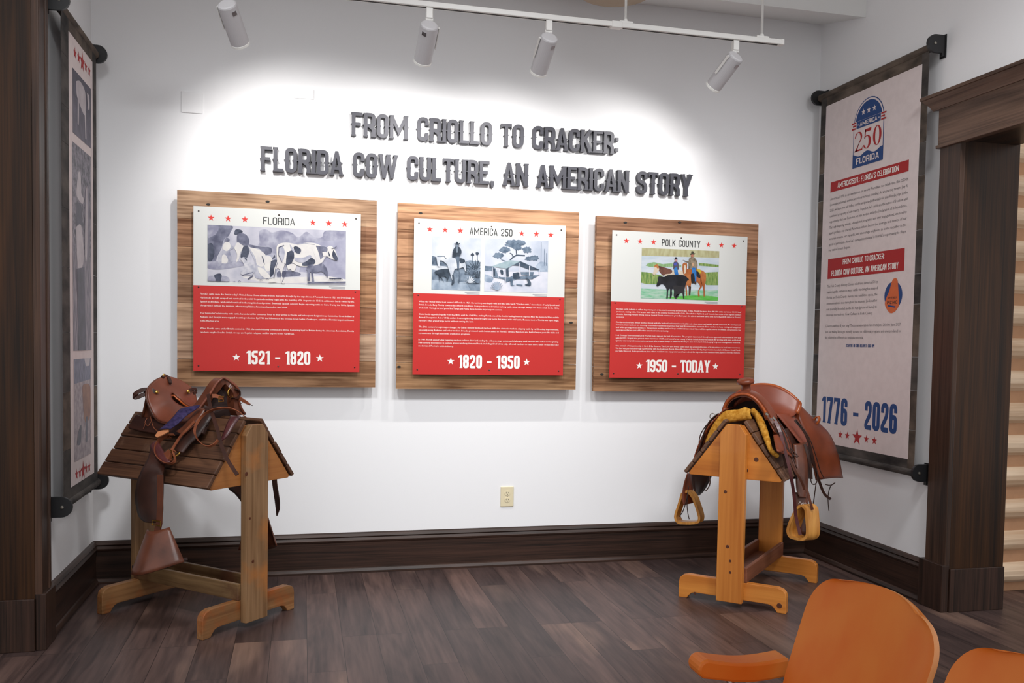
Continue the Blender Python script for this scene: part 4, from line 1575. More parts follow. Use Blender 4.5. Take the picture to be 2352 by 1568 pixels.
LAY = [
    dict(split=[(175, 757), (1397, 783)], title=[(684, 305), (918, 312), (684, 252)], text='FLORIDA',
         stars=[(303, 263), (427, 267), (550, 270), (1050, 290), (1169, 294), (1287, 298)],
         pics=[(pastoral, [(277, 314), (1297, 348), (1291, 750), (275, 727)], [(78, 55), (2285, 130), (2272, 998), (75, 945)])],
         body=[(222, 826), (1350, 1120)], cap=.0092,
         date=[(558, 1333), (1026, 1334), (558, 1234)], dtext='1521 – 1820', dstars=[(484, 1284), (1097, 1284)]),
    dict(split=[(199, 778), (1357, 810)], title=[(630, 332), (958, 342), (630, 274)], text='AMERICA 250',
         stars=[(326, 288), (442, 293), (559, 298), (1030, 322), (1142, 326), (1253, 331)],
         pics=[(rider, [(343, 342), (717, 355), (708, 762), (337, 748)], [(68, 65), (1000, 95), (985, 1112), (50, 1090)]),
               (camp, [(746, 357), (1234, 378), (1226, 778), (742, 764)], [(1088, 105), (2305, 155), (2285, 1175), (1068, 1130)])],
         body=[(241, 845), (1308, 1205)], cap=.0092,
         date=[(540, 1350), (1010, 1356), (540, 1250)], dtext='1820 – 1950', dstars=[(483, 1300), (1064, 1306)]),
    dict(split=[(231, 752), (1327, 790)], title=[(642, 302), (957, 315), (642, 245)], text='POLK COUNTY',
         stars=[(352, 257), (464, 262), (575, 268), (1023, 294), (1129, 300), (1233, 304)],
         pics=[(ranchers, [(478, 315), (1112, 346), (1102, 750), (470, 730)], [(105, 100), (2095, 190), (2062, 1460), (75, 1405)])],
         body=[(270, 820), (1282, 1182)], cap=.0088,
         date=[(513, 1330), (1037, 1337), (513, 1232)], dtext='1950 – TODAY', dstars=[(460, 1278), (1082, 1288)])]
BPX = [[(408.8, 437.2), (868.1, 459), (860.3, 889.7), (404.5, 888)], [(915.5, 465.5), (1331, 487), (1322.4, 894.9), (908, 893)], [(1370.9, 494), (1742.2, 516), (1733, 901.5), (1362.5, 898.2)]]
PPX = [[(444.7, 475.6), (830, 488.8), (824.4, 853.8), (443.8, 851.3)], [(952, 500.8), (1300, 518.5), (1292.2, 862.5), (947, 858.3)], [(1406.5, 527.2), (1716.7, 545.1), (1708.2, 869.6), (1399.8, 866.8)]]
info_board(0, BPX[0], PPX[0], (390, 420, 3.2), 'plank board with red and white panel titled FLORIDA, standing cow drawing, 1521 to 1820')
info_board(1, BPX[1], PPX[1], (890, 440, 3.337), 'plank board with red and white panel titled AMERICA 250, two grey paintings, 1820 to 1950')
info_board(2, BPX[2], PPX[2], (1340, 480, 3.563), 'plank board with red and white panel titled POLK COUNTY, colour ranch photo, 1950 to today')


# ------------------------------------------------------------------ the two hanging banners
def banner(px, xplane, side, label, wall_x):
    """side: +1 the banner faces +x (left wall), -1 faces -x (right wall)"""
    q = [at(p[0], p[1], 0, xplane) for p in px]
    yl, yr = (q[0][1] + q[3][1]) / 2, (q[1][1] + q[2][1]) / 2
    zt, zb = (q[0][2] + q[1][2]) / 2, (q[2][2] + q[3][2]) / 2
    ux = (0, 1, 0) if side > 0 else (0, -1, 0)
    W, H = abs(yr - yl), zt - zb
    fr = ((xplane, yl, zb), ux, (0, 0, 1), (side, 0, 0))
    hm = homog(px, [(0, H), (W, H), (W, 0), (0, 0)])
    O = (wall_x, (yl + yr) / 2, zb)
    t = thing('hanging_banner', label, 'banner', O, 0, 'hanging banners')

    def wall(u, v, d):
        P = Vector(fr[0]) + Vector(ux) * u + Vector((0, 0, v)) + Vector((side, 0, 0)) * d
        return P
    # cloth with a gentle sway, its printed margin of grey planks
    b = MB()
    mL, mR = (.19, .13) if side > 0 else (.062, .055)
    rnd = random.Random(5 if side > 0 else 9)
    vs = [0]
    while vs[-1] < H - .25:
        vs.append(vs[-1] + rnd.uniform(.16, .3))
    vs.append(H)
    for a, c in zip(vs[:-1], vs[1:]):
        mi = rnd.choice([0, 0, 1])
        for u0, u1 in ((0, W * mL), (W * (1 - mR), W)):
            b.tint = None
            P = [wall(u0, a + .0015, 0), wall(u1, a + .0015, 0), wall(u1, c, 0), wall(u0, c, 0)]
            B_ = [p - Vector((side * .002, 0, 0)) for p in P]
            b.add(P + B_, [(0, 1, 2, 3), (7, 6, 5, 4), (0, 4, 5, 1), (1, 5, 6, 2), (2, 6, 7, 3), (3, 7, 4, 0)], mi)
    for v0, v1, mi in ((0, H * .035, 0), (H * .965, H, 1)):
        P = [wall(W * mL, v0, 0), wall(W * (1 - mR), v0, 0), wall(W * (1 - mR), v1, 0), wall(W * mL, v1, 0)]
        B_ = [p - Vector((side * .002, 0, 0)) for p in P]
        b.add(P + B_, [(0, 1, 2, 3), (7, 6, 5, 4), (0, 4, 5, 1), (1, 5, 6, 2), (2, 6, 7, 3), (3, 7, 4, 0)], mi)
    b.build('printed_margin', ['barn', 'barn2'], t, O)
    b = MB()
    P = [wall(W * (mL - .004), H * .03, .0008), wall(W * (1 - mR + .004), H * .03, .0008), wall(W * (1 - mR + .004), H * .968, .0008), wall(W * (mL - .004), H * .968, .0008)]
    B_ = [p - Vector((side * .002, 0, 0)) for p in P]
    b.add(P + B_, [(0, 1, 2, 3), (7, 6, 5, 4), (0, 4, 5, 1), (1, 5, 6, 2), (2, 6, 7, 3), (3, 7, 4, 0)])
    b.build('cloth', 'banner', t, O)
    for v, nm in ((H, 'top_pole'), (0, 'bottom_pole')):
        b = MB()
        c0, c1 = wall(-.03, v, -.012), wall(W + .03, v, -.012)
        b.tube([c0, c1], .022, 16)
        pl = b.build(nm, 'barn2' if v else 'barn', t, O, smooth=False)
    for v in (H, 0):
        for u in (-.034, W + .034):
            b = MB()
            dist = abs(xplane - wall_x)
            # side plate: flat at the wall, round at the outer end, with a small foot at the wall
            prof = [(-dist, .052), (.0, .052)] + [(.046 * math.sin(a), .006 + .046 * math.cos(a)) for a in [math.pi * k / 10 for k in range(1, 10)]] + [(.0, -.04), (-dist + .02, -.04), (-dist + .02, -.056), (-dist, -.056)]
            sgn = 1 if u < 0 else -1
            O2 = wall(u, v, -.008)
            O2 = O2 - Vector((side * 0, 0, 0))
            A = [O2 + Vector((side * (p[0] + .008), 0, p[1])) for p in prof]
            uu = Vector(ux) * sgn
            Bq = [p - uu * .016 for p in A]
            k = len(prof)
            b.add(A + Bq, [tuple(range(k)), tuple(range(2 * k - 1, k - 1, -1))] + [(j, k + j, k + (j + 1) % k, (j + 1) % k) for j in range(k)])
            b.box(min(wall_x, wall_x + side * .006), max(wall_x, wall_x + side * .006), O2.y - .022, O2.y + .022, O2.z - .062, O2.z + .056)
            br = b.build('bracket', 'black_metal', t, O)
            b = MB()
            b.lathe([(.008, 0), (.007, .004), (.002, .005)], O2 + Vector((side * .012, 0, .006)) - uu * .016, -uu, 12)
            b.build('bolt', 'steel', br, O)
    return t, fr, hm, W, H, O


XBR = XR - .06
t, fr, hm, W, H, O = banner([(1886, 215), (2138, 118), (2095, 1090), (1863, 1030)], XBR, -1, 'tall banner with text and dates 1776 – 2026 hanging on the right wall behind the saddle', XR)


def bandpoly(b, pts, d, mi=0):
    uv = [hm(*p) for p in pts]
    A = sum(uv[i][0] * uv[(i + 1) % len(uv)][1] - uv[(i + 1) % len(uv)][0] * uv[i][1] for i in range(len(uv)))
    b.flat(uv if A > 0 else uv[::-1], *fr, d, mi)


ZA = lambda x, y: (1930 + x / 8.254, 210 + y / 8.254)     # close-up of the emblem
ZT = lambda x, y: (1890 + x / 6.82, 370 + y / 6.82)       # close-up of the upper text
ZU = lambda x, y: (1880 + x / 6.273, 570 + y / 6.273)     # close-up of the lower text


def hl(b, text, pl, pr, ptop, d, mi=0, **kw):
    a, c, tp = hm(*pl), hm(*pr), hm(*ptop)
    y = (a[1] + c[1]) / 2
    headline(b, text, a[0], c[0], y, tp[1] - a[1], fr, d, mi, **kw)


# emblem: arch with stars and stripes, ribbon, 250, and a blue foot
b = MB()
c0, c1 = hm(*ZA(262, 1480)), hm(*ZA(838, 1340))
ux0, ux1 = hm(*ZA(245, 1270))[0], hm(*ZA(850, 560))[0]
top = hm(*ZA(650, 85))[1]
bot = (c0[1] + c1[1]) / 2 - .004
R = (ux1 - ux0) / 2
cxm = (ux0 + ux1) / 2
arch = lambda r, y0, n=18: [(cxm - r, y0), (cxm + r, y0)] + [(cxm + r * math.cos(math.pi * k / n), top - R + r * math.sin(math.pi * k / n)) for k in range(n + 1)]
b.flat(arch(R, bot), *fr, .0014, 0)                     # blue outline
b.flat(arch(R - .006, bot + .006), *fr, .0018, 1)       # cloth-coloured field
ribbon_y = (hm(*ZA(555, 590))[1])
rh = .021
hE = top - R - .012
stripe0 = ribbon_y + rh
Rb = R - .016
for k in range(5):
    xa, xb = cxm - Rb + 2 * Rb * k / 5, cxm - Rb + 2 * Rb * (k + 1) / 5
    if k % 2 == 0:
        b.flat([(xa, stripe0), (xb, stripe0), (xb, top - R + .02), (xa, top - R + .02)], *fr, .0022, 2)
b.flat([(cxm + Rb * math.cos(math.pi * (.07 + .86 * k / 16)), top - R + Rb * math.sin(math.pi * (.07 + .86 * k / 16))) for k in range(17)], *fr, .0024, 0)
for k in (-1, 0, 1):
    b.flat(star(cxm + k * .052, top - R + Rb * .55, .02), *fr, .0028, 1)
b.flat([(cxm - R + .005, ribbon_y - rh), (cxm + R - .005, ribbon_y - rh), (cxm + R - .005, ribbon_y + rh), (cxm - R + .005, ribbon_y + rh)], *fr, .0026, 1)
b.flat([(cxm - R + .03, ribbon_y - rh), (cxm + R - .03, ribbon_y - rh), (cxm + R - .03, ribbon_y + rh), (cxm - R + .03, ribbon_y + rh)], *fr, .003, 0)
for sg in (-1, 1):
    for k in range(3):
        y0 = ribbon_y - rh + k * .0165
        xs = sorted((cxm + sg * (R - .026), cxm + sg * (R + (.018 if k != 1 else .006))))
        b.flat([(xs[0], y0), (xs[1], y0), (xs[1], y0 + .009), (xs[0], y0 + .009)], *fr, .003, 2)
headline(b, 'AMERICA', cxm - R + .062, cxm + R - .062, ribbon_y - .012, .024, fr, .0034, 1, s=.2, gap=.1)
for sg in (-1, 1):
    b.flat(ell(cxm + sg * (R - .046), ribbon_y, .004, .004, 8), *fr, .0034, 1)
foot = hm(*ZA(245, 1265))[1] * .5 + hm(*ZA(820, 1110))[1] * .5
n = 16
wave = [(cxm + R - 2 * R * k / n, foot + .010 * math.sin(k / n * 4 * math.pi + 1.2)) for k in range(n + 1)]
b.flat([(cxm - R, bot), (cxm + R, bot)] + wave, *fr, .0022, 0)
headline(b, 'FLORIDA', cxm - R + .035, cxm + R - .035, bot + (foot - bot) * .24, (foot - bot) * .5, fr, .0028, 1, s=.22, gap=.1)
# 2 5 0 in thick and thin strokes
y0, hh = foot + .022, ribbon_y - rh - .02 - foot - .022
ww = (2 * R - .03) / 3


def thickthin(outer, inner, x, d=.0026):
    vs = [(x + p[0] * ww * .9, y0 + p[1] * hh) for p in outer] + [(x + p[0] * ww * .9, y0 + p[1] * hh) for p in inner]
    k = len(outer)
    Of, U1, U2, Nn = (Vector(q) for q in fr)
    b.add([Of + U1 * p[0] + U2 * p[1] + Nn * d for p in vs], [(i, (i + 1), k + i + 1, k + i) for i in range(k - 1)], 2)


n = 28
circ = [2 * math.pi * k / n for k in range(n + 1)]
xz = cxm - R + .015
thickthin([(.5 + .5 * math.cos(a), .5 + .5 * math.sin(a)) for a in circ], [(.5 + .24 * math.cos(a), .5 + .46 * math.sin(a)) for a in circ], xz + 2 * ww + ww * .05)
ar = [math.pi * (1.02 - 1.3 * k / n) for k in range(n + 1)]
thickthin([(.48 + .46 * math.cos(a), .72 + .28 * math.sin(a)) for a in ar] + [(.06, .0)], [(.46 + (.36 - .12 * math.sin(max(0, min(1, k / n)) * math.pi)) * math.cos(a), .72 + .24 * math.sin(a)) for k, a in enumerate(ar)] + [(.3, .0)], xz)
b.flat([(xz + .0 * ww, y0), (xz + .9 * ww, y0), (xz + .93 * ww, y0 + .2 * hh), (xz + .82 * ww, y0 + .08 * hh), (xz + .1 * ww, y0 + .08 * hh)], *fr, .0026, 2)
xz2 = xz + ww
ar = [math.pi * (.75 - 1.62 * k / n) for k in range(n + 1)]
thickthin([(.44 + .5 * math.cos(a), .34 + .34 * math.sin(a)) for a in ar], [(.42 + (.32 - .1 * math.sin(k / n * math.pi)) * math.cos(a), .34 + .30 * math.sin(a)) for k, a in enumerate(ar)], xz2)
b.flat([(xz2 + .1 * ww, y0 + .52 * hh), (xz2 + .2 * ww, y0 + .56 * hh), (xz2 + .26 * ww, y0 + .95 * hh), (xz2 + .14 * ww, y0 + 1.0 * hh)], *fr, .0026, 2)
b.flat([(xz2 + .14 * ww, y0 + .86 * hh), (xz2 + .8 * ww, y0 + .86 * hh), (xz2 + .86 * ww, y0 + 1.02 * hh), (xz2 + .14 * ww, y0 + 1.0 * hh)], *fr, .0026, 2)
b.build('printed_emblem', ['banner_blue', 'banner', 'banner_red'], t, O)
# red heading bars
for pts, lines in (([ZT(122, 360), ZT(1362, 40), ZT(1352, 218), ZT(120, 525)], [("AMERICA250FL: FLORIDA'S CELEBRATION", ZT(234, 455), ZT(1200, 212), ZT(234, 372))]),
                   ([ZU(142, 195), ZU(1247, 65), ZU(1232, 390), ZU(132, 485)], [('FROM CRIOLLO TO CRACKER:', ZU(355, 280), ZU(953, 208), ZU(355, 205)),
                                                                               ('FLORIDA COW CULTURE, AN AMERICAN STORY', ZU(192, 443), ZU(1152, 358), ZU(192, 362))])):
    b = MB()
    q = [hm(*p) for p in pts]
    xa, xb = (q[0][0] + q[3][0]) / 2, (q[1][0] + q[2][0]) / 2
    ya, yb = (q[2][1] + q[3][1]) / 2, (q[0][1] + q[1][1]) / 2
    b.flat([(xa, ya), (xb, ya), (xb, yb), (xa, yb)], *fr, .0014, 0)
    for ln in lines:
        hl(b, *ln, .0018, 1, s=.15, gap=.06)
    b.build('printed_heading', ['banner_red', 'ink_white'], t, O)
b = MB()
para = [["America250FL is an invitation to every Floridian to celebrate the 250th", "(semiquincentennial) anniversary of our nation's founding. As we journey toward July 4,",
         "2026, we hope you will reflect on the unique and influential role that Florida plays in the", "continued prosperity of our country. Together, let's celebrate the nation of freedom and",
         "opportunity that our Founders set into motion with the Declaration of Independence.", "Through inspiring events, educational programs, and civic engagement, we seek to",
         "spark pride in our shared American values, honor the courage and service of our", "veterans, revere our republic, and encourage neighbors to come together in the",
         "spirit of patriotism. America's semiquincentennial is Florida's opportunity to shape", "our nation's next chapter."],
        ["The Polk County History Center celebrates America250 by", "exploring the numerous ways cattle ranching has shaped", "Florida and Polk County. Beyond this exhibition space, the",
         "commemoration is seen throughout the museum. Look out for", "our specially branded saddle tie tags (pictured here) to", "discover more about Cow Culture in Polk County."],
        ["Celebrate with us all year long! The commemoration runs from June 2026 to June 2027.", "Join our mailing list to get monthly updates on additional programs and events related to", "the celebration of America's semiquincentennial."]]
box3 = [(ZT(118, 645), ZT(1345, 372), ZT(95, 1455)), (ZU(127, 600), ZU(858, 550), ZU(112, 1010)), (ZU(103, 1178), ZU(1185, 1172), ZU(98, 1342))]
for lines, (pl, pr, pb) in zip(para, box3):
    a, c, e = hm(*pl), hm(*pr), hm(*pb)
    ytop = (a[1] + c[1]) / 2
    for k, ln in enumerate(lines):
        y = ytop + (e[1] - a[1]) * k / (len(lines) - 1)
        smallprint(b, ln, a[0], c[0], y, .0165, fr, .0014, 0, fill=k < len(lines) - 1)
b.build('printed_text', 'banner_text', t, O)
b = MB()
a, c, tp = hm(*ZU(400, 1462)), hm(*ZU(806, 1470)), hm(*ZU(400, 1425))
hl(b, 'SCAN THE QR CODE BELOW TO SIGN UP!', ZU(400, 1465), ZU(806, 1472), ZU(400, 1425), .0014, 0, s=.2, gap=.1)
b.build('printed_caption', 'banner_blue', t, O)
b = MB()
hl(b, '1776 – 2026', (1888, 974), (2058, 996), (1888, 916), .0014, 0, s=.17, slab=.03, gap=.06)
b.build('printed_dates', 'banner_blue', t, O)
sy = [hm(*p)[1] for p in ((1931, 1000), (1969, 1005), (2008, 1014))]
for (x, y, r_) in ((1931, 1000, .026), (1947, 1002, .026), (1969, 1005, .05), (1990, 1011, .026), (2008, 1014, .026)):
    u, v = hm(x, y)
    b = MB()
    b.flat(star(u, sum(sy) / 3, r_), *fr, .0014)
    b.build('printed_star', 'banner_red', t, O)
b = MB()
cc, e1 = hm(*ZU(1078, 760)), hm(*ZU(1208, 750))
r_ = abs(e1[0] - cc[0])
b.flat(ell(cc[0], cc[1], r_, r_, 28), *fr, .0014, 0)
tagpts = [(1050, 590), (1075, 530), (1110, 512), (1140, 540), (1150, 640), (1155, 740), (1160, 880), (1130, 960), (1060, 1012), (1010, 985), (960, 890), (975, 800), (1020, 700)]
uv = [hm(*ZU(*p)) for p in tagpts]
q = smoothpath([(p[0], p[1], 0) for p in uv + [uv[0]]], 4)[:-1]
b.flat([(p.x, p.y) for p in q][::-1], *fr, .0018, 1)
hl(b, 'PCHC', ZU(992, 860), ZU(1135, 895), ZU(992, 815), .0022, 2, s=.2, gap=.3)
hl(b, 'AMERICA', ZU(1005, 800), ZU(1130, 810), ZU(1005, 772), .0022, 2, s=.14, gap=.12)
q = [hm(*ZU(*p)) for p in ((1005, 890), (1110, 915), (1105, 935), (1003, 912))]
b.flat(q[::-1], *fr, .0022, 3)
b.build('printed_tag_picture', ['banner_blue', 'tan_tag', 'lea_dark', 'banner_blue'], t, O)

XBL = XL + .06
t, fr, hm, W, H, O = banner([(143, 30), (223, 112), (222, 1108), (144, 1168)], XBL, 1, 'tall banner of ranch photographs hanging on the left wall, seen almost edge on', XL)
ZB1 = lambda x, y: (130 + x / 4.9, 20 + y / 4.9)
ZB2 = lambda x, y: (130 + x / 3.267, 320 + y / 3.267)
ZB3 = lambda x, y: (120 + x / 3.5615, 780 + y / 3.5615)
for row, pts in enumerate(([ZB1(213, 505), ZB1(262, 560), ZB1(298, 610), ZB1(345, 675), ZB1(374, 715)], [ZB3(187, 1110), ZB3(215, 1100), ZB3(243, 1070), ZB3(270, 1060), ZB3(291, 1040)])):
    uv = [hm(*p) for p in pts]
    y = sum(p[1] for p in uv) / 5
    x0, x1 = uv[0][0], uv[4][0]
    for k in range(5):
        b = MB()
        b.flat(star(x0 + (x1 - x0) * k / 4, y, .05 if k == 2 else .03), *fr, .0016)
        b.build('printed_star', 'banner_red', t, O)


def photo_rect(tl, tr, br, bl):
    q = [hm(*p) for p in (tl, tr, br, bl)]
    return ((q[0][0] + q[3][0]) / 2, (q[1][0] + q[2][0]) / 2, (q[2][1] + q[3][1]) / 2, (q[0][1] + q[1][1]) / 2)


v1, v2, v3 = ink((50, 44, 66), (84, 76, 100), 14), ink((112, 100, 124), (146, 134, 152), 14), ink((206, 194, 200), (226, 216, 220), 14)
rc = photo_rect(ZB1(182, 670), ZB1(398, 920), ZB1(385, 1590), ZB1(185, 1395))
p = Pic([(0, 0), (100, 0), (100, 100), (0, 100)], rc, fr, .0016)
p.full(v1)
p.poly([(0, 40), (100, 50), (100, 100), (0, 100)], ink((70, 62, 84), (100, 90, 112), 20))
p.poly([(18, 15), (40, 8), (66, 16), (70, 40), (62, 55), (50, 52), (30, 42), (20, 34)], v3, True)
p.poly([(26, 40), (33, 42), (30, 80), (25, 80)], v3)
p.poly([(62, 48), (70, 46), (72, 92), (66, 92)], v3)
p.poly([(76, 14), (88, 16), (90, 36), (82, 38)], v3, True)
p.build('printed_photo', t, O)
rc = photo_rect(ZB2(122, 25), ZB2(258, 140), (208, 803), (165, 812))
p = Pic([(0, 0), (100, 0), (100, 100), (0, 100)], rc, fr, .0016)
p.full(ink((52, 46, 66), (156, 146, 160), 40))
p.poly([(0, 52), (100, 52), (100, 100), (0, 100)], ink((84, 74, 98), (176, 164, 174), 26, (3, 3, .5)))
p.poly([(20, 22), (30, 13), (42, 13), (46, 22), (58, 24), (50, 27), (22, 25)], v3, True)
p.poly([(18, 28), (44, 28), (46, 40), (20, 40)], v1, True)
p.poly([(16, 40), (44, 38), (56, 50), (50, 58), (30, 60), (22, 56)], v3, True)
p.poly([(66, 20), (84, 16), (92, 30), (88, 50), (64, 52)], v2, True)
p.poly([(70, 20), (78, 18), (76, 50), (64, 52)], v3, True)
p.poly([(20, 60), (60, 58), (66, 100), (26, 100)], v1)
p.build('printed_photo', t, O)
rc = photo_rect(ZB3(172, 180), ZB3(300, 150), ZB3(312, 915), ZB3(165, 1028))
p = Pic([(0, 0), (100, 0), (100, 100), (0, 100)], rc, fr, .0016)
p.full(ink((150, 130, 138), (196, 178, 182), 34))
p.poly([(0, 0), (100, 0), (100, 22), (0, 24)], ink((84, 84, 112), (140, 140, 166), 20, (4, 4, 1)))
p.poly([(60, 0), (96, 0), (90, 8), (70, 8)], v3)
p.poly([(48, 30), (56, 26), (92, 28), (98, 40), (94, 60), (70, 66), (56, 58)], ink((140, 78, 44), (176, 112, 72), 14), True)
p.poly([(68, 60), (78, 60), (76, 86), (66, 86)], v1)
p.poly([(20, 74), (40, 66), (36, 84), (16, 84)], v1, True)
p.build('printed_photo', t, O)

# ------------------------------------------------------------------ saddle stands
def stand(label, fr, S, n_slats=5, hide=None):
    t = thing('saddle_stand', label, 'saddle stand', tuple(fr.o), fr.rz, 'gabled wooden saddle stands')
    LEN = .745
    d = Vector((.21, 0, -.285)).normalized()
    # gable boards (flat-topped triangles) and posts, one pair at each end
    for a0, sg in ((0, 1), (LEN - .02, -1)):
        y0 = a0 + .004 * sg
        b = MB()
        b.prism([(-.238, .664), (.238, .664), (.245, .674), (.048, .940), (-.048, .940), (-.245, .674)], (0, y0 + (0 if sg > 0 else .016), 0), (1, 0, 0), (0, 0, 1), (0, -1, 0), -.02 if sg > 0 else 0, 0 if sg > 0 else .02)
        b.build('gable_board', 'gable' + S, t, bevel=.002)
        yp = -.034 if sg > 0 else LEN - .004
        b = MB()
        b.prism([(-.068, .024), (.068, .024), (.068, .896), (.034, .945), (-.034, .945), (-.068, .896)], (0, yp, 0), (1, 0, 0), (0, 0, 1), (0, -1, 0), -.036, 0)
        b.build('post', 'post' + S, t, bevel=.003)
        # bracket foot
        yf = .004 if sg > 0 else LEN - .044
        prof = [(-.285, 0), (-.24, 0), (-.232, .012), (-.215, .03), (-.195, .036), (.195, .036), (.215, .03), (.232, .012), (.24, 0), (.285, 0), (.285, .085), (.28, .105), (.266, .12), (.24, .128), (-.24, .128), (-.266, .12), (-.28, .105), (-.285, .085)]
        b = MB()
        b.prism(prof, (0, yf, 0), (1, 0, 0), (0, 0, 1), (0, -1, 0), -.038, 0)
        b.build('foot', 'foot' + S, t, bevel=.003)
    # slats on both slopes, each on the same slope deck
    for side in (-1, 1):
        b = MB()
        for k in range(n_slats):
            s0 = -.012 + k * .0725
            D = Vector((d.x * side, 0, d.z))
            N = Vector((-d.z * side, 0, d.x))
            A = Vector((.050 * side, 0, .948)) + D * s0
            B_ = A + D * .0690
            A1, B1 = A + N * .019, B_ + N * .019
            jit = random.uniform(-.004, .004)
            ys = (-.006 + jit, LEN + .012 + jit)
            vs = [(p.x, y, p.z) for y in ys for p in (A, B_, B1, A1)]
            fs = [(0, 1, 2, 3), (7, 6, 5, 4), (0, 4, 5, 1), (1, 5, 6, 2), (2, 6, 7, 3), (3, 7, 4, 0)]
            b.add(vs, fs if side > 0 else [f[::-1] for f in fs])
        b.build('slat_deck', 'slat' + S, t, bevel=.004)
    # lower tray: two rails and a bottom board
    for x in (-.082, .062):
        b = MB()
        b.box(x, x + .02, .004, LEN - .006, .128, .205)
        b.build('tray_rail', 'rail' + S, t, bevel=.003)
    box('tray_bottom', 'rail' + S, -.062, .062, .043, LEN - .046, .13, .145, t)
    return t


F1 = Frame((1.143, -.883), 46.7)
F2 = Frame((3.535, -1.0265), -44.1)
st1 = stand('worn brown wooden saddle stand at left, holding the dark slotted saddle', F1, 'A')
st2 = stand('honey pine saddle stand at right, holding the russet horned saddle', F2, 'B')
# pine knots on the right stand
for x, y, r in ((1666, 1129, .009), (1671, 1255, .009), (1677, 1288, .007), (1677, 1314, .007), (1715, 1080, .009), (1737, 1055, .012), (1790, 1391, .014), (1596, 1362, .007)):
    near = 1646 < x < 1712
    yv = -.0345 if near else (.0035 if y > 1300 else .0038)
    P = F2.A(x, y, yv)
    b = MB()
    b.lathe([(r, 0), (r * .9, .0008)], P, (0, -1, 0), 12)
    b.build('pine_knot', 'knot', st2)
for x, y, r in ((574, 1190, .006), (581, 1289, .008), (566, 1088, .010)):
    b = MB()
    b.lathe([(r, 0), (r * .9, .0008)], F1.A(x, y, -.0345), (0, -1, 0), 12)
    b.build('pine_knot', 'knot', st1)


def disc(b, P, n, r, h=.004):
    b.lathe([(r, -h * .5), (r, h * .4), (r * .7, h), (.001, h * 1.2)], P, n, 14)


# ------------------------------------------------------------------ right saddle: western, with a horn
ORG = (0, 0, .95)
o2 = F2.o + np.array([0, 0, .95])
sd2 = thing('western_saddle', 'russet leather western saddle with horn and yellow fleece lining, on the pine stand', 'saddle', tuple(o2), F2.rz)


def mk2(b, name, mat, smooth=True, parent=None, **k):
    return b.build(name, mat, parent or sd2, ORG, smooth=smooth, **k)


slope_n = {1: Vector((.805, 0, .593)), -1: Vector((-.805, 0, .593))}
# fork (swell) with its open gullet
outer = [(-.112, .985), (-.106, 1.02), (-.088, 1.06), (-.056, 1.092), (-.015, 1.110), (.03, 1.112), (.07, 1.095), (.105, 1.062), (.135, 1.02), (.158, .975)]
inner = [(-.088, .985), (-.084, 1.01), (-.070, 1.04), (-.044, 1.066), (-.010, 1.080), (.025, 1.081), (.058, 1.067), (.086, 1.040), (.108, 1.006), (.122, .965)]
P = []
for y, gro, gri in ((.10, -.006, .004), (.108, 0, 0), (.15, .006, 0), (.19, .002, 0), (.215, -.012, .002)):
    row = [Vector((x, y + (1.11 - z) * .12, z + gro * .4)) for x, z in outer]
    P.append(row)
b = MB()
n = len(outer)
vs = []
for row in P:
    vs += row
for row, (x0, z0) in zip(P, [(0, 0)] * 5):
    pass
iv = [[Vector((x, row[k].y, z)) for k, (x, z) in enumerate(inner)] for row in P]
G1 = [smoothpath(r, 3) for r in P]
G2 = [smoothpath(r, 3) for r in iv]
b.grid(G1, 0)
b.grid([list(reversed(r)) for r in G2], 1)
b.grid([G2[0], G1[0]], 0)
b.grid([G1[-1], G2[-1]], 0)
mk2(b, 'fork', ['lea_russet', 'lea_hole'])
# welted roll around the gullet mouth
b = MB()
mid = [((p.x + q.x) / 2, p.y - .004, (p.z + q.z) / 2) for p, q in zip(G1[0], G2[0])]
b.tube(mid, .008, 8)
mk2(b, 'gullet_roll', 'lea_roll')
# back wall seen through the gullet
b = MB()
b.add([(p.x, .23, p.z) for p in G2[-1]], [tuple(range(len(G2[-1])))])
mk2(b, 'ground_seat', 'lea_hole', False)
b = MB()
b.lathe([(.034, -.01), (.026, .008), (.023, .03), (.026, .042), (.043, .047), (.046, .055), (.044, .066), (.03, .074), (.001, .077)], (.002, .175, 1.104), (-.06, -.18, 1), 28)
mk2(b, 'horn', 'lea_russet', True)

rows = [((.20, 1.085), (.075, .20, 1.03)), ((.27, 1.02), (.115, .28, .985)), ((.34, .99), (.15, .36, .962)), ((.40, .995), (.175, .42, .965)),
        ((.44, 1.03), (.188, .455, .985)), ((.465, 1.08), (.195, .475, 1.012)), ((.485, 1.132), (.196, .49, 1.036))]
NR, NC = 18, 20


def interp(seq, t):
    x = t * (len(seq) - 1)
    i = min(int(x), len(seq) - 2)
    p = [seq[max(i - 1, 0)], seq[i], seq[i + 1], seq[min(i + 2, len(seq) - 1)]]
    f = x - i
    return .5 * (2 * p[1] + (p[2] - p[0]) * f + (2 * p[0] - 5 * p[1] + 4 * p[2] - p[3]) * f * f + (3 * p[1] - p[0] - 3 * p[2] + p[3]) * f ** 3)


def seatgrid(rows, pw):
    Cs = [Vector((0, c[0], c[1])) for c, e in rows]
    Es = [Vector(e) for c, e in rows]
    G = []
    for i in range(NR + 1):
        t = i / NR
        c, e = interp(Cs, t), interp(Es, t)
        row = []
        for j in range(NC + 1):
            v = -1 + 2 * j / NC
            w = abs(v) ** pw
            row.append(Vector((v * e.x, c.y + (e.y - c.y) * w, c.z + (e.z - c.z) * w)))
        G.append(row)
    return G


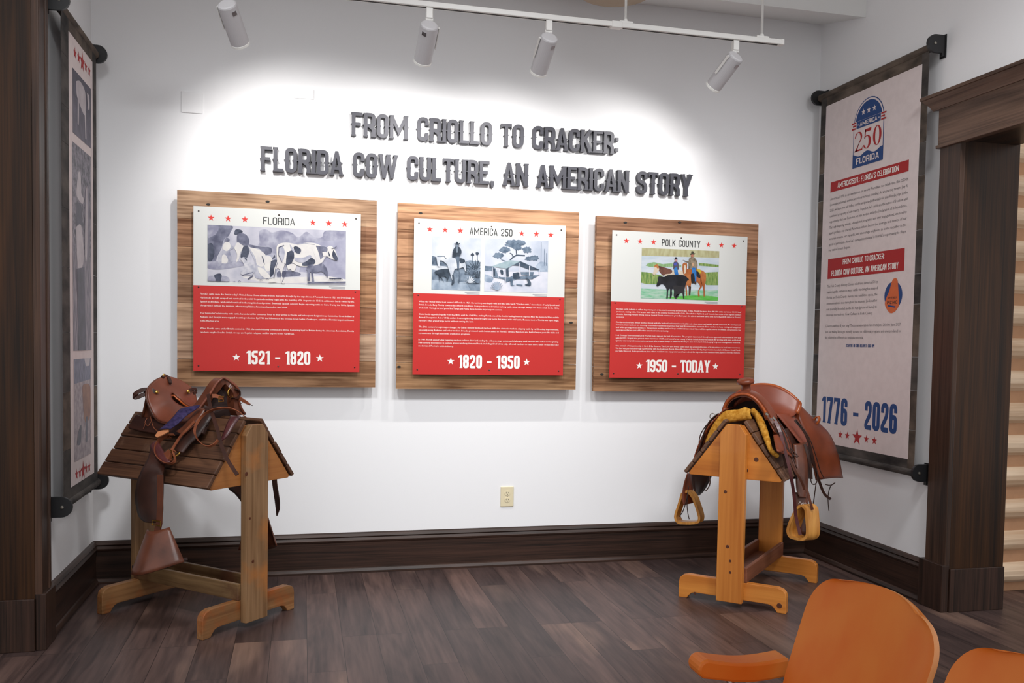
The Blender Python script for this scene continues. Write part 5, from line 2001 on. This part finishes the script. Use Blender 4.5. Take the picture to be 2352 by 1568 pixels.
G = seatgrid(rows, 2.2)
for row in G:
    for p in row:
        p.x += .012
b = MB()
b.slab(G, .010, 0)
mk2(b, 'seat', 'lea_russet_seat')
b = MB()
rim = [G[-1][j] + Vector((0, .004, -.002)) for j in range(NC + 1)]
lowR = [G[NR - k][NC] for k in range(1, 7)]
lowL = [G[NR - k][0] for k in range(1, 7)]
b.tube(lowL[::-1] + rim + lowR, .0135, 10)
mk2(b, 'cantle_roll', 'lea_roll')
b = MB()
back = [Vector((p.x * .9, .56, .955 - abs(p.x) * .6)) for p in rim]
b.slab([[r.lerp(q, k / 5) + Vector((0, .01 * math.sin(k / 5 * math.pi), 0)) for r, q in zip(rim, back)] for k in range(6)], -.006)
mk2(b, 'cantle_back', 'lea_russet')


def S2(px, side, off):
    return [F2.S(x, y, side, off) for x, y in px]


# front skirts and the fleece they are lined with
b = MB()
b.slab(loft(S2([(1742, 936), (1760, 957), (1772, 983), (1780, 1012), (1790, 1041)], 1, .052), S2([(1775, 948), (1800, 985), (1812, 1008), (1818, 1030), (1818, 1052)], 1, .060), 6, .01, slope_n[1]), -.006)
mk2(b, 'front_skirt', 'lea_russet')
b = MB()
pts = smoothpath(S2([(1727, 941), (1741, 957), (1753, 983), (1762, 1010), (1771, 1034), (1785, 1047)], 1, .030), 4)
k = len(pts)
b.tube(pts, [.012 + .008 * math.sin(math.pi * min(1, (i / k) * 1.3 + .1)) for i in range(k)], 10)
mk2(b, 'fleece_lining', 'fleece')
b = MB()
up = [F2.A(x, y, .06) for x, y in [(1624, 1017), (1636, 987), (1651, 963), (1666, 947), (1682, 943), (1700, 942), (1713, 937), (1723, 943)]]
dn = [F2.A(x, y, .06) for x, y in [(1632, 1020), (1644, 996), (1656, 980), (1669, 971), (1684, 966), (1700, 963), (1713, 962), (1727, 959)]]
b.slab(loft(up, dn, 5, .008, (0, -1, 0), 3), .014)
mk2(b, 'fleece_lining', 'fleece')
b = MB()
prof = [(1664, 937), (1638, 964), (1621, 985), (1607, 1012), (1597, 1038), (1586, 1072)]
b.slab([smoothpath([F2.A(x, y, .07) + Vector((-.012 * k / 4, .55 * k / 4, 0)) for x, y in prof], 4) for k in range(5)], .007)
mk2(b, 'left_skirt', 'lea_russet')
# stuff hanging over the left edge: ring, latigo
b = MB()
rc = F2.A(1638, 956, .1)
b.tube([rc + Vector((.016 * math.cos(a), -.006, .016 * math.sin(a))) for a in [2 * math.pi * i / 20 for i in range(21)]], .0022, 6)
mk2(b, 'rigging_ring', 'steel')
b = MB()
b.tube(smoothpath([F2.A(x, y, .09) for x, y in [(1634, 963), (1616, 985), (1607, 1005), (1606, 1030), (1612, 1042)]], 5), .003, 6)
mk2(b, 'saddle_string', 'lea_dark')
b = MB()
b.ribbon(smoothpath([F2.A(x, y, .08) for x, y in [(1650, 950), (1632, 966), (1620, 990), (1612, 1015), (1602, 1045)]], 5), .03, .006, (0, 1, 0))
mk2(b, 'latigo_strap', 'lea_dark')
# rear skirt, right side
A_ = [F2.A(x, y, a) for x, y, a in [(1824, 940, .56), (1839, 975, .54), (1851, 1010, .55), (1862, 1048, .58), (1873, 1102, .62)]]
B_ = [F2.A(x, y, a) for x, y, a in [(1840, 938, .66), (1872, 966, .80), (1905, 1000, .84), (1923, 1045, .86), (1934, 1098, .88)]]
b = MB()
g = loft(A_, B_, 8, .022, (.8, -.3, .4))
b.slab(g, -.007)
mk2(b, 'rear_skirt', 'lea_russet')
b = MB()
tl = [F2.A(x, y, .72) for x, y in [(1858, 984), (1866, 970), (1875, 958), (1880, 958), (1881, 966), (1874, 978), (1866, 988)]]
b.ribbon(smoothpath(tl, 4), .02, .005, (.5, .8, .2))
mk2(b, 'rear_loop', 'lea_roll')
# rear skirt, left side (mostly hidden behind the stand)
b = MB()
l0 = [F2.A(x, y, .45) for x, y in [(1586, 1080), (1590, 1110), (1598, 1130), (1604, 1137)]]
l1 = [F2.A(x, y, .62) for x, y in [(1640, 1080), (1632, 1100), (1618, 1126), (1606, 1138)]]
b.slab(loft(l0, l1, 5, .01, (-1, 0, 0)), .006)
mk2(b, 'rear_skirt', 'lea_dark')
# dark under-skirt filling the space behind the straps
b = MB()
b.slab(loft([F2.A(x, y, a) for x, y, a in [(1796, 985, .24), (1806, 1030, .22), (1815, 1075, .22), (1822, 1100, .22)]], [F2.A(x, y, a) for x, y, a in [(1846, 985, .50), (1856, 1030, .48), (1862, 1075, .46), (1862, 1100, .44)]], 6, .01, slope_n[1]), -.006)
mk2(b, 'under_skirt', 'lea_dark')
# seat jockeys
b = MB()
b.slab(loft(S2([(1783, 953), (1800, 973), (1822, 1000), (1842, 1024), (1847, 1027)], 1, .082), S2([(1832, 955), (1842, 985), (1850, 1006), (1853, 1018), (1849, 1026)], 1, .088), 6, .014, slope_n[1]), -.006)
mk2(b, 'side_jockey', 'lea_russet_seat')
b = MB()
b.slab(loft(S2([(1762, 962), (1773, 985), (1780, 995), (1786, 998)], 1, .074), S2([(1772, 958), (1786, 978), (1792, 990), (1789, 997)], 1, .078), 4, .006, slope_n[1]), -.005)
mk2(b, 'front_jockey', 'lea_russet')
b = MB()
b.slab(loft(S2([(1776, 1000), (1779, 1018), (1784, 1036), (1792, 1038)], 1, .075), S2([(1792, 1000), (1796, 1016), (1800, 1032), (1796, 1038)], 1, .08), 4, .006, slope_n[1]), -.005)
mk2(b, 'rigging_plate', 'lea_russet')
for x, y, of in ((1762, 952, .082), (1777, 961, .086), (1822, 959, .098)):
    b = MB()
    disc(b, F2.S(x, y, 1, of), slope_n[1], .013, .006)
    mk2(b, 'concho', 'steel', False)


# fenders, leathers and stirrups
def Ac(pts):
    return [F2.A(x, y, a) for x, y, a in pts]


b = MB()
b.slab(loft(Ac([(1820, 1020, .26), (1825, 1060, .23), (1827, 1095, .2), (1829, 1125, .18), (1836, 1142, .17)]), Ac([(1850, 1015, .34), (1853, 1060, .3), (1854, 1095, .27), (1853, 1125, .25), (1848, 1142, .24)]), 6, .012, (1, -.5, 0)), -.007)
mk2(b, 'fender', 'lea_brown')
b = MB()
b.slab(loft(Ac([(1826, 1130, .2), (1825, 1170, .18), (1832, 1225, .17)]), Ac([(1852, 1130, .26), (1854, 1170, .24), (1851, 1228, .22)]), 4, .006, (1, -.5, 0)), -.007)
sl = mk2(b, 'stirrup_leather', 'lea_brown')
b = MB()
for pts in ([(1838, 1153), (1845, 1162)], [(1845, 1153), (1838, 1162)], [(1838, 1151), (1834, 1157)], [(1845, 1158), (1849, 1153), (1852, 1158), (1848, 1162), (1845, 1158)]):
    b.tube([F2.A(x, y, .165) for x, y in pts], .0011, 5)
mk2(b, 'brand_mark', 'ink_white', False, parent=sl)


def stirrup(px, a0, depth, name='stirrup', th=.013):
    P = smoothpath([F2.A(x, y, a0) for x, y in px + [px[0]]], 5)[:-1]
    cen = sum(P, Vector()) / len(P)
    D = Vector(depth)
    b = MB()
    rings = []
    k = len(P)
    for i in range(k):
        T = (P[(i + 1) % k] - P[i - 1]).normalized()
        N = Vector((-T.z, 0, T.x))
        if N.dot(cen - P[i]) < 0:
            N = -N
        q = P[i] + N * th
        rings.append([P[i], q, q + D, P[i] + D])
    vs = [p for r in rings for p in r]
    fs = [(i * 4 + j, i * 4 + (j + 1) % 4, ((i + 1) % k) * 4 + (j + 1) % 4, ((i + 1) % k) * 4 + j) for i in range(k) for j in range(4)]
    b.add(vs, fs)
    return mk2(b, name, 'stirrup_wood', False, bevel=.003)


stirrup([(1826, 1166), (1818, 1182), (1809, 1204), (1806, 1220), (1812, 1234), (1828, 1240), (1845, 1241), (1855, 1232), (1857, 1215), (1855, 1190), (1852, 1168), (1840, 1158)], .12, (.045, .062, 0))
b = MB()
b.slab(loft([F2.A(x, y, .2) for x, y in [(1578, 1086), (1570, 1112), (1566, 1140), (1569, 1160)]], [F2.A(x, y, .27) for x, y in [(1585, 1086), (1588, 1112), (1592, 1138), (1594, 1154)]], 4, .008, (-.4, -1, 0)), -.007)
mk2(b, 'fender', 'lea_russet')
stirrup([(1564, 1132), (1557, 1155), (1549, 1180), (1549, 1192), (1556, 1202), (1570, 1204), (1590, 1204), (1604, 1201), (1608, 1190), (1605, 1175), (1599, 1157), (1592, 1140), (1578, 1126)], .21, (.004, .062, 0))
# straps and strings on the right side
for nm, mat, w, px in (
        ('tie_strap', 'lea_maroon', .016, [(1780, 967, .05), (1792, 992, .03), (1800, 1025, .02), (1810, 1062, .02), (1818, 1100, .03), (1824, 1140, .06), (1828, 1185, .09), (1838, 1228, .10)]),
        ('tie_strap', 'lea_dark', .012, [(1770, 960, .07), (1785, 988, .05), (1797, 1014, .04), (1800, 1045, .04), (1806, 1075, .05)]),
        ('tie_strap', 'lea_dark', .014, [(1826, 964, .30), (1848, 992, .32), (1860, 1024, .34), (1868, 1058, .36), (1880, 1100, .4), (1893, 1133, .44), (1908, 1146, .46)]),
        ('tie_strap', 'lea_brown', .013, [(1812, 1030, .12), (1824, 1062, .11), (1838, 1092, .11), (1852, 1122, .12), (1861, 1152, .13), (1866, 1170, .14)]),
        ('tie_strap', 'lea_dark', .010, [(1779, 962, .09), (1793, 985, .08), (1804, 1012, .08), (1812, 1040, .08), (1820, 1072, .1), (1830, 1100, .12)]),
        ('tie_strap', 'lea_brown', .011, [(1762, 954, .07), (1779, 978, .05), (1791, 1003, .05), (1799, 1030, .05), (1808, 1062, .06)]),
        ('tie_strap', 'lea_dark', .012, [(1848, 1020, .3), (1856, 1048, .3), (1862, 1075, .31), (1864, 1100, .32)]),
        ('tie_strap', 'lea_brown', .012, [(1800, 1020, .08), (1812, 1050, .07), (1826, 1080, .08), (1840, 1104, .1), (1848, 1124, .12)])):
    b = MB()
    b.ribbon(smoothpath([F2.A(x, y, a) for x, y, a in px], 5), w, .004, (.9, .45, 0))
    mk2(b, nm, mat, False)
for px in ([(1862, 1062, .38), (1861, 1090, .38), (1864, 1108, .38), (1870, 1112, .38), (1876, 1106, .38), (1877, 1085, .38), (1869, 1058, .38)],
           [(1785, 962, .08), (1800, 985, .06), (1812, 1012, .05), (1818, 1040, .05), (1830, 1075, .06)],
           [(1830, 965, .3), (1856, 1000, .3), (1872, 1040, .32), (1884, 1080, .34), (1893, 1098, .36)],
           [(1918, 1108, .8), (1908, 1116, .8), (1903, 1132, .8), (1902, 1150, .8), (1904, 1173, .8)],
           [(1896, 1112, .66), (1905, 1114, .7), (1914, 1112, .76)],
           [(1874, 1112, .4), (1871, 1135, .4), (1867, 1163, .4)],
           [(1812, 1036, .1), (1822, 1044, .1), (1832, 1050, .1)],
           [(1815, 1028, .1), (1826, 1040, .1), (1834, 1048, .1)]):
    b = MB()
    b.tube(smoothpath([F2.A(x, y, a) for x, y, a in px], 5), .0028, 6)
    mk2(b, 'saddle_string', 'lea_dark')
for px in ([(1582, 1115, .19), (1578, 1140, .18), (1574, 1158, .18), (1568, 1175, .18), (1560, 1186, .18)], [(1580, 1130, .19), (1578, 1158, .18), (1580, 1178, .18), (1583, 1192, .18)]):
    b = MB()
    b.tube(smoothpath([F2.A(x, y, a) for x, y, a in px], 5), .0026, 6)
    mk2(b, 'saddle_string', 'lea_dark')
b = MB()
b.ribbon(smoothpath([F2.A(x, y, .5) for x, y in [(1629, 1094), (1631, 1106), (1628, 1118), (1621, 1127)]], 5), .012, .004, (0, 1, 0))
mk2(b, 'tie_strap', 'lea_brown', False)

# ------------------------------------------------------------------ left saddle: slotted cavalry style with hooded stirrups
o1 = F1.o + np.array([0, 0, .95])
sd1 = thing('slotted_saddle', 'dark brown slotted saddle with hooded stirrups on the worn stand at left', 'saddle', tuple(o1), F1.rz)


def mk1(b, name, mat, smooth=True, parent=None, **k):
    return b.build(name, mat, parent or sd1, ORG, smooth=smooth, **k)


# seat sweeping up into the cantle, with the long slot down its middle
rows = [((.28, .990), (.12, .30, .935)), ((.36, .985), (.128, .38, .932)), ((.44, .995), (.130, .47, .935)), ((.50, 1.015), (.134, .52, .965)),
        ((.545, 1.045), (.140, .548, 1.015)), ((.575, 1.085), (.142, .562, 1.055)), ((.60, 1.142), (.128, .575, 1.085))]
NR, NC = 30, 36
G = seatgrid(rows, 2.0)
b = MB()
b.slab(G, .012, 0, skip=lambda i, j: ((i / NR - .47) / .24) ** 2 + (((j + .5) / NC - .5) / .085) ** 2 < 1)
mk1(b, 'seat', 'lea_seat')
b = MB()
for row in ([G[i][NC] for i in range(NR + 1)], [G[i][0] for i in range(NR + 1)], G[-1]):
    b.tube(row, .006, 8)
mk1(b, 'seat_welt', 'lea_brown')
b = MB()
slot = []
for i in range(24):
    a = 2 * math.pi * i / 24
    t, s_ = .47 + .24 * math.cos(a), .5 + .085 * math.sin(a)
    x, y = t * NR, s_ * NC
    slot.append(G[int(round(x))][int(round(y))] + Vector((0, 0, .001)))
b.tube(slot + [slot[0]], .005, 6)
mk1(b, 'slot_welt', 'lea_roll')
b = MB()
bk = [Vector((p.x * .95, .625, .95)) for p in G[-1]]
b.slab([[r.lerp(q, k / 5) for r, q in zip(G[-1], bk)] for k in range(6)], -.006)
mk1(b, 'cantle_back', 'lea_brown')
b = MB()
b.tube([G[i][NC // 2] + Vector((0, -.001, .001)) for i in range(int(.71 * NR), NR + 1)], .0035, 6)
mk1(b, 'seat_seam', 'lea_hole')
# wooden side bars padded with leather, lying on the slopes
for side in (-1, 1):
    b = MB()
    pts = [Vector((.128 * side, y, z)) for y, z in ((.16, .93), (.28, .915), (.42, .908), (.56, .912), (.68, .925))]
    b.ribbon(smoothpath(pts, 5), .075, .02, Vector((.56 * side, 0, -.83)))
    mk1(b, 'side_bar', 'lea_dark', False, bevel=.004)
# staples and loops on the cantle
for nm, pts, w in (('cantle_loop', [F1.A(x, y, a) for x, y, a in [(358, 901, .555), (345, 895, .57), (325, 896, .6), (309, 906, .62), (310, 913, .62), (325, 908, .6), (342, 900, .58)]], .02),
                   ('cantle_loop', [F1.A(x, y, a) for x, y, a in [(373, 866, .585), (380, 862, .6), (388, 868, .58), (391, 878, .565), (389, 880, .565)]], .016),
                   ('cantle_loop', [F1.A(x, y, a) for x, y, a in [(433, 899, .545), (440, 894, .55), (449, 894, .56), (451, 900, .56), (444, 903, .55)]], .014)):
    b = MB()
    b.ribbon(smoothpath(pts, 4), w, .006, (.3, .3, .9) if w != .016 else (1, 0, 0))
    mk1(b, nm, 'lea_dark', False)
for x, y, a in ((361, 900, .548), (433, 899, .54), (377, 862, .598)):
    b = MB()
    disc(b, F1.A(x, y, a), (0, -1, .3), .009, .003)
    mk1(b, 'brass_plate', 'brass', False)
# pommel: a high narrow arch
lo_ = [(410, 998, .33), (430, 970, .30), (447, 950, .285), (464, 928, .27), (481, 905, .25), (494, 884, .235), (505, 872, .225), (515, 868, .22)]
ro_ = [(532, 879, .20), (543, 889, .19), (548, 900, .19), (548, 917, .19), (552, 935, .19), (562, 951, .19)]
li_ = [(432, 1000, .33), (448, 972, .30), (462, 954, .285), (478, 933, .27), (492, 910, .25), (505, 896, .235), (512, 886, .225), (518, 882, .22)]
ri_ = [(527, 890, .20), (534, 899, .19), (537, 908, .19), (537, 922, .19), (539, 938, .19), (546, 955, .19)]
Pf = [smoothpath([F1.A(*p) for p in lo_ + ro_], 3), smoothpath([F1.A(*p) for p in li_ + ri_], 3)]
dep = Vector((0, .05, 0))
b = MB()
b.grid([Pf[1], Pf[0]])
b.grid([Pf[0], [p + dep for p in Pf[0]]])
b.grid([[p + dep for p in Pf[0]], [p + dep for p in Pf[1]]])
b.grid([[p + dep for p in Pf[1]], Pf[1]])
b.grid([[Pf[0][0], Pf[1][0]], [Pf[0][0] + dep, Pf[1][0] + dep]])
b.grid([[Pf[1][-1], Pf[0][-1]], [Pf[1][-1] + dep, Pf[0][-1] + dep]])
mk1(b, 'pommel', 'lea_brown', False, bevel=.006)
b = MB()
b.tube([(x, y - .003, z) for x, y, z in Pf[0]], .006, 8)
mk1(b, 'pommel_welt', 'lea_seat')
b = MB()
k = len(Pf[1])
b.add([(p.x, p.y + .045, p.z) for p in Pf[1]], [tuple(range(k))])
mk1(b, 'pommel_lining', 'lea_hole', False)
# hardware on the pommel
b = MB()
pr = F1.A(530, 902, .2)
b.tube([pr + Vector((.018 * math.cos(a), 0, .022 * math.sin(a))) for a in [2 * math.pi * i / 20 for i in range(21)]], .0035, 6)
mk1(b, 'pommel_ring', 'brass')
b = MB()
pts = [F1.A(x, y, .19) for x, y in [(538, 893), (546, 897), (547, 908), (541, 915), (534, 912)]]
b.ribbon(smoothpath(pts, 4), .03, .006, (0, 1, 0))
mk1(b, 'pommel_loop', 'lea_dark', False)
b = MB()
pts = [F1.A(x, y, a) for x, y, a in [(487, 909, .2), (495, 909, .195), (504, 912, .19), (512, 915, .19)]]
b.ribbon(pts, .018, .005, (0, .3, 1))
st_ = mk1(b, 'buckle_strap', 'lea_edge', False)
b = MB()
c_ = F1.A(508, 916, .185)
b.tube([c_ + Vector(v) for v in ((-.013, 0, .012), (.013, 0, .012), (.013, 0, -.012), (-.013, 0, -.012), (-.013, 0, .012))], .003, 6)
b.tube([c_ + Vector((-.013, -.002, 0)), c_ + Vector((.013, -.002, 0))], .0022, 6)
mk1(b, 'buckle', 'brass', False, parent=st_)
b = MB()
b.ribbon([F1.A(x, y, a) for x, y, a in [(547, 912, .19), (556, 918, .16), (566, 924, .13), (574, 929, .11)]], [.016, .016, .014, .008], .008, (.2, 0, 1))
mk1(b, 'pommel_strap_end', 'lea_edge', False)
for pts in ([(572, 928, .11), (580, 931, .09)], [(551, 933, .16), (553, 927, .16), (557, 924, .16)]):
    b = MB()
    b.tube([F1.A(*p) for p in pts], .0018, 5)
    mk1(b, 'loose_thread', 'lea_dark', False)


def S1(px, off):
    return [F1.S(x, y, -1, off) for x, y in px]


sn = slope_n[-1]
# quarter strap sweeping from the pommel down to the cinch ring
b = MB()
b.slab(loft(S1([(470, 930), (447, 962), (424, 992), (408, 1015), (398, 1036)], .05), S1([(494, 942), (480, 968), (457, 1000), (436, 1020), (420, 1040)], .045), 5, .008, sn), .007)
mk1(b, 'quarter_strap', 'lea_dark')
b = MB()
b.slab(loft(S1([(458, 935), (440, 955), (420, 978), (404, 990)], .068), S1([(472, 940), (456, 966), (436, 986), (420, 1000)], .064), 4, .004, sn), .005)
mk1(b, 'skirt', 'lea_brown')
b = MB()
b.slab(loft(S1([(460, 929), (430, 934), (412, 940), (398, 956), (382, 972), (365, 986)], .10), S1([(458, 934), (443, 944), (429, 953), (410, 971), (400, 979), (391, 985)], .10), 5, .006, sn), .004)
mk1(b, 'cloth_strip', 'blue_cloth')
b = MB()
tagp = S1([(356, 1000), (362, 991), (376, 987), (387, 986), (386, 991), (372, 999), (360, 1004)], .095)
b.add(tagp + [p - sn * .005 for p in tagp], [tuple(range(7)), tuple(range(13, 6, -1))] + [(i, 7 + i, 7 + (i + 1) % 7, (i + 1) % 7) for i in range(7)])
mk1(b, 'leather_tag', 'tag_leather', False)
b = MB()
cr = F1.S(404, 1036, -1, .045)
tx = Vector((0, 1, 0))
ty = sn.cross(tx)
b.tube([cr + (tx * math.cos(a) + ty * math.sin(a)) * .030 for a in [2 * math.pi * i / 24 for i in range(25)]], .0045, 8)
mk1(b, 'cinch_ring', 'brass')
b = MB()
b.ribbon(S1([(386, 987), (388, 998), (385, 1004)], .07), .006, .004, tx)
mk1(b, 'tag_staple', 'brass', False)
# straps: wound loops and hanging ends
for nm, mat, w, off, px in (
        ('coiled_strap', 'lea_edge', .013, .07, [(400, 998), (384, 999), (368, 1006), (358, 1022), (357, 1040), (366, 1054), (380, 1063), (395, 1064), (402, 1056), (400, 1044), (398, 1036), (403, 1036)]),
        ('coiled_strap', 'lea_edge', .012, .058, [(392, 1004), (374, 1007), (362, 1022), (360, 1036), (368, 1050), (384, 1059), (396, 1057)]),
        ('loop_strap', 'lea_edge', .013, .10, [(565, 958), (548, 945), (530, 938), (508, 937), (486, 942), (466, 954), (452, 972), (447, 990), (452, 1006), (464, 1019), (478, 1025), (492, 1020), (501, 1010)]),
        ('long_strap', 'lea_dark', .016, .09, [(478, 905), (482, 930), (490, 958), (499, 985), (508, 1020), (520, 1050), (534, 1074), (545, 1090)]),
        ('long_strap', 'lea_edge', .014, .072, [(447, 967), (432, 984), (416, 1000), (404, 1018), (394, 1034)])):
    b = MB()
    b.ribbon(smoothpath(S1(px, off), 5), w, .0035, [sn] * (5 * (len(px) - 1) + 1) if nm != 'long_strap' else Vector((0, 1, .2)))
    mk1(b, nm, mat, False)
b = MB()
b.slab(loft(S1([(528, 957), (520, 974), (510, 1000), (505, 1014)], .06), S1([(553, 956), (538, 976), (522, 1002), (508, 1014)], .06), 3, .006, sn), .004)
mk1(b, 'billet_strap', 'lea_maroon')
b = MB()
b.ribbon(S1([(384, 1038), (388, 1046), (384, 1058)], .06), .03, .016, tx)
mk1(b, 'strap_keeper', 'lea_edge', False)
for px in ([(345, 955), (352, 980), (362, 990)], [(346, 968), (340, 978), (333, 970), (338, 960)], [(333, 974), (329, 985)]):
    b = MB()
    b.tube(smoothpath(S1(px, .05), 4), .002, 5)
    mk1(b, 'tie_string', 'lea_edge')
b = MB()
b.slab(loft([F1.A(x, y, a) for x, y, a in [(346, 905, .6), (335, 930, .62), (325, 958, .64)]], [F1.A(x, y, a) for x, y, a in [(352, 912, .56), (352, 940, .56), (350, 966, .57)]], 4, .006, (-1, 0, .4)), .006)
mk1(b, 'rear_strap', 'lea_brown')
# fender, stirrup leather and hood on the near side
b = MB()
g = loft(S1([(346, 1022), (340, 1050)], .055) + [F1.C(x, y, c) for x, y, c in [(322, 1085, -.335), (312, 1118, -.345), (310, 1150, -.35), (318, 1185, -.35), (332, 1199, -.35)]],
         S1([(372, 1040), (378, 1068)], .05) + [F1.C(x, y, c) for x, y, c in [(374, 1090, -.325), (374, 1120, -.335), (373, 1150, -.34), (372, 1180, -.345), (362, 1201, -.348)]], 6, .010, (-1, 0, .1))
b.slab(g, .007)
mk1(b, 'fender', 'lea_dark')
b = MB()
b.slab(loft(S1([(343, 1024), (360, 1052), (376, 1066)], .066), S1([(362, 1010), (382, 1046), (392, 1060)], .066), 4, .006, sn), .006)
mk1(b, 'fender_cap', 'lea_maroon')
b = MB()
b.ribbon([F1.C(x, y, -.352) for x, y in [(368, 1090), (368, 1150), (366, 1200), (360, 1225)]], .035, .006, (0, 1, 0))
lt_ = mk1(b, 'stirrup_leather', 'lea_brown', False)
b = MB()
c_ = F1.C(359, 1201, -.36)
b.tube([c_ + Vector(v) for v in ((0, -.028, .010), (0, .028, .010), (0, .028, -.010), (0, -.028, -.010), (0, -.028, .010))], .0032, 6)
mk1(b, 'buckle', 'brass', False, parent=lt_)


def hood(topl, topr, botl, botr, c, s, parent=sd1, deep=.075):
    """tapered leather hood folded round the front of a stirrup"""
    b = MB()
    P = []
    for i in range(11):
        t = i / 10
        l, r = topl.lerp(botl, t), topr.lerp(botr, t)
        dp = .03 + deep * t
        row = []
        for j in range(15):
            u = j / 14
            p = l.lerp(r, u)
            f = math.sin(math.pi * u)
            row.append(Vector((p.x + s * dp * f ** .8, p.y, p.z - .022 * math.sin(math.pi * u) * t * t - .01 * math.sin(math.pi * u) * (1 - t))))
        P.append(row)
    b.slab(P, .006 * s)
    return mk1(b, 'stirrup_hood', 'lea_brown')


hood(F1.C(341, 1215, -.335), F1.C(390, 1211, -.335), F1.C(312, 1306, -.335), F1.C(424, 1290, -.335), -.335, -1)
b = MB()
pb = [F1.C(x, y, -.33) for x, y in [(318, 1298), (370, 1305), (416, 1286)]]
b.ribbon(pb, .07, .012, (1, 0, 0))
mk1(b, 'stirrup_tread', 'lea_hole', False)
# far side: fender, hood and strap end showing under the roof
b = MB()
b.slab(loft([F1.C(x, y, .33) for x, y in [(520, 1095), (527, 1122), (543, 1136), (560, 1160), (566, 1185)]], [F1.C(x, y, .33) for x, y in [(600, 1090), (602, 1120), (604, 1145), (604, 1170), (598, 1192)]], 5, .008, (1, 0, 0)), -.007)
mk1(b, 'fender', 'lea_dark')
hood(F1.C(617, 1188, .335), F1.C(566, 1190, .335), F1.C(636, 1252, .335), F1.C(547, 1262, .335), .335, 1, deep=.05)
b = MB()
b.ribbon([F1.C(x, y, .34) for x, y in [(629, 1085), (631, 1110), (637, 1150), (638, 1168), (636, 1184)]], [.032, .032, .032, .026, .004], .005, (0, 1, 0))
mk1(b, 'billet_strap', 'lea_dark', False)


# ------------------------------------------------------------------ bent plywood row chairs in the foreground
def chair(label, y0, y1, arm=True, dx=0., top=.862):
    t = thing('plywood_chair', label, 'chair', (2.3 + dx, (y0 + y1) / 2, 0), 0, 'orange bent plywood chairs')
    O = (2.3, (y0 + y1) / 2, 0)
    W = abs(y1 - y0)
    n = 28
    rows_ = []
    zb = .40
    for i in range(n + 1):
        t_ = .8 * i / 12 if i <= 12 else .8 + .2 * math.sin(math.pi / 2 * (i - 12) / (n - 12))
        z_ = zb + (top - zb) * t_
        # rounded upper corners: the row narrows near the top; the back also narrows slightly towards the seat
        e = max(0, (t_ - .80) / .20)
        w = W / 2 * (.93 + .07 * min(1, t_ * 1.4)) - .085 * (1 - math.sqrt(max(0, 1 - e ** 2.2)))
        row = []
        for j in range(17):
            v = -1 + 2 * j / 16
            x = 2.438 + (z_ - .603) * .333 - .028 * v * v + .028 + .02 * max(0, (.5 - t_)) ** 1 - .03
            row.append(Vector((x, (y0 + y1) / 2 - v * w, z_ - .012 * v * v * e)))
        rows_.append(row)
    b = MB()
    b.slab(rows_, -.0125, 0, emi=1, nvec=(.95, 0, -.31))
    b.build('backrest', ['chair_wood', 'chair_edge'], t, O, smooth=True, bevel=.0045, seg=3)
    seat = []
    for i in range(17):
        t_ = i / 16
        x = 1.99 + .40 * t_
        row = []
        for j in range(13):
            v = -1 + 2 * j / 12
            e = max(0, (.2 - t_) / .2)
            w = W / 2 * .96 - .05 * (1 - math.sqrt(max(0, 1 - e * e)))
            row.append(Vector((x, (y0 + y1) / 2 + v * w, .435 - .03 * math.sin(math.pi * min(1, t_ * 1.1)) - .02 * (1 - v * v) - .02 * e * e + .0 * t_)))
        seat.append(row)
    b = MB()
    b.slab(seat, .013)
    b.build('seat', 'chair_wood', t, O, smooth=True)
    for y in (y0 + (-.03 if y0 > y1 else .03), y1 + (.03 if y0 > y1 else -.03)):
        b = MB()
        b.tube(smoothpath([(2.02, y, 0), (2.10, y, .2), (2.22, y, .40), (2.40, y, .44), (2.452, y, .60)], 5), .011, 8)
        b.tube(smoothpath([(2.52, y, 0), (2.44, y, .2), (2.36, y, .415)], 5), .011, 8)
        b.tube([(1.98, y, .011), (2.56, y, .011)], .011, 8)
        b.build('side_frame', 'chair_metal', t, O, smooth=True)
    if arm:
        s_ = 1 if y0 > y1 else -1
        ya, yb = y0 + .03 * s_, y0 + .092 * s_
        b = MB()
        k = 16
        up, dn = [], []
        for i in range(k + 1):
            u = i / k
            x = 2.245 + .202 * u
            zt = .652 - .010 * u - .010 * math.sin(math.pi * min(1, u * 1.05)) + .006 * max(0, u - .75) * 4 * .0
            up.append((x, zt))
            dn.append((x + (.004 if u < .5 else -.006 * (u - .5) * 2), zt - .044))
        nose = [(2.245 + .022 * math.cos(a), .630 + .022 * math.sin(a)) for a in [math.pi * 1.5 - math.pi * q / 8 for q in range(9)]]
        poly = dn[::-1][:-1] + nose + up[1:]
        b.prism(poly[::-1], (0, ya, 0), (1, 0, 0), (0, 0, 1), (0, -1, 0), -(yb - ya) if s_ > 0 else 0, 0 if s_ > 0 else (ya - yb))
        ar = b.build('armrest', 'chair_wood', t, O, bevel=.006)
        b = MB()
        b.ribbon([(2.445, (ya + yb) / 2, .618), (2.462, (ya + yb) / 2 - .02 * s_, .612), (2.468, y0 + .005 * s_, .590), (2.452, y0 - .02 * s_, .575)], .022, .005, (0, .3, 1))
        b.tube([(2.30, (ya + yb) / 2, .622), (2.36, y0 - .03, .43)], .009, 8)
        bk_ = b.build('arm_bracket', 'chair_metal', t, O)
        b = MB()
        b.lathe([(.010, 0), (.009, .004), (.003, .006)], (2.448, y0 - .018 * s_, .590), (-1, 0, .3), 12)
        b.build('bolt', 'chair_metal', bk_, O)
    return t


chair('orange bent plywood chair with rounded armrest, in the right foreground', -3.475, -3.885, True)
chair('orange bent plywood chair cut off by the bottom right corner, nearest the camera', -3.925, -4.335, False)
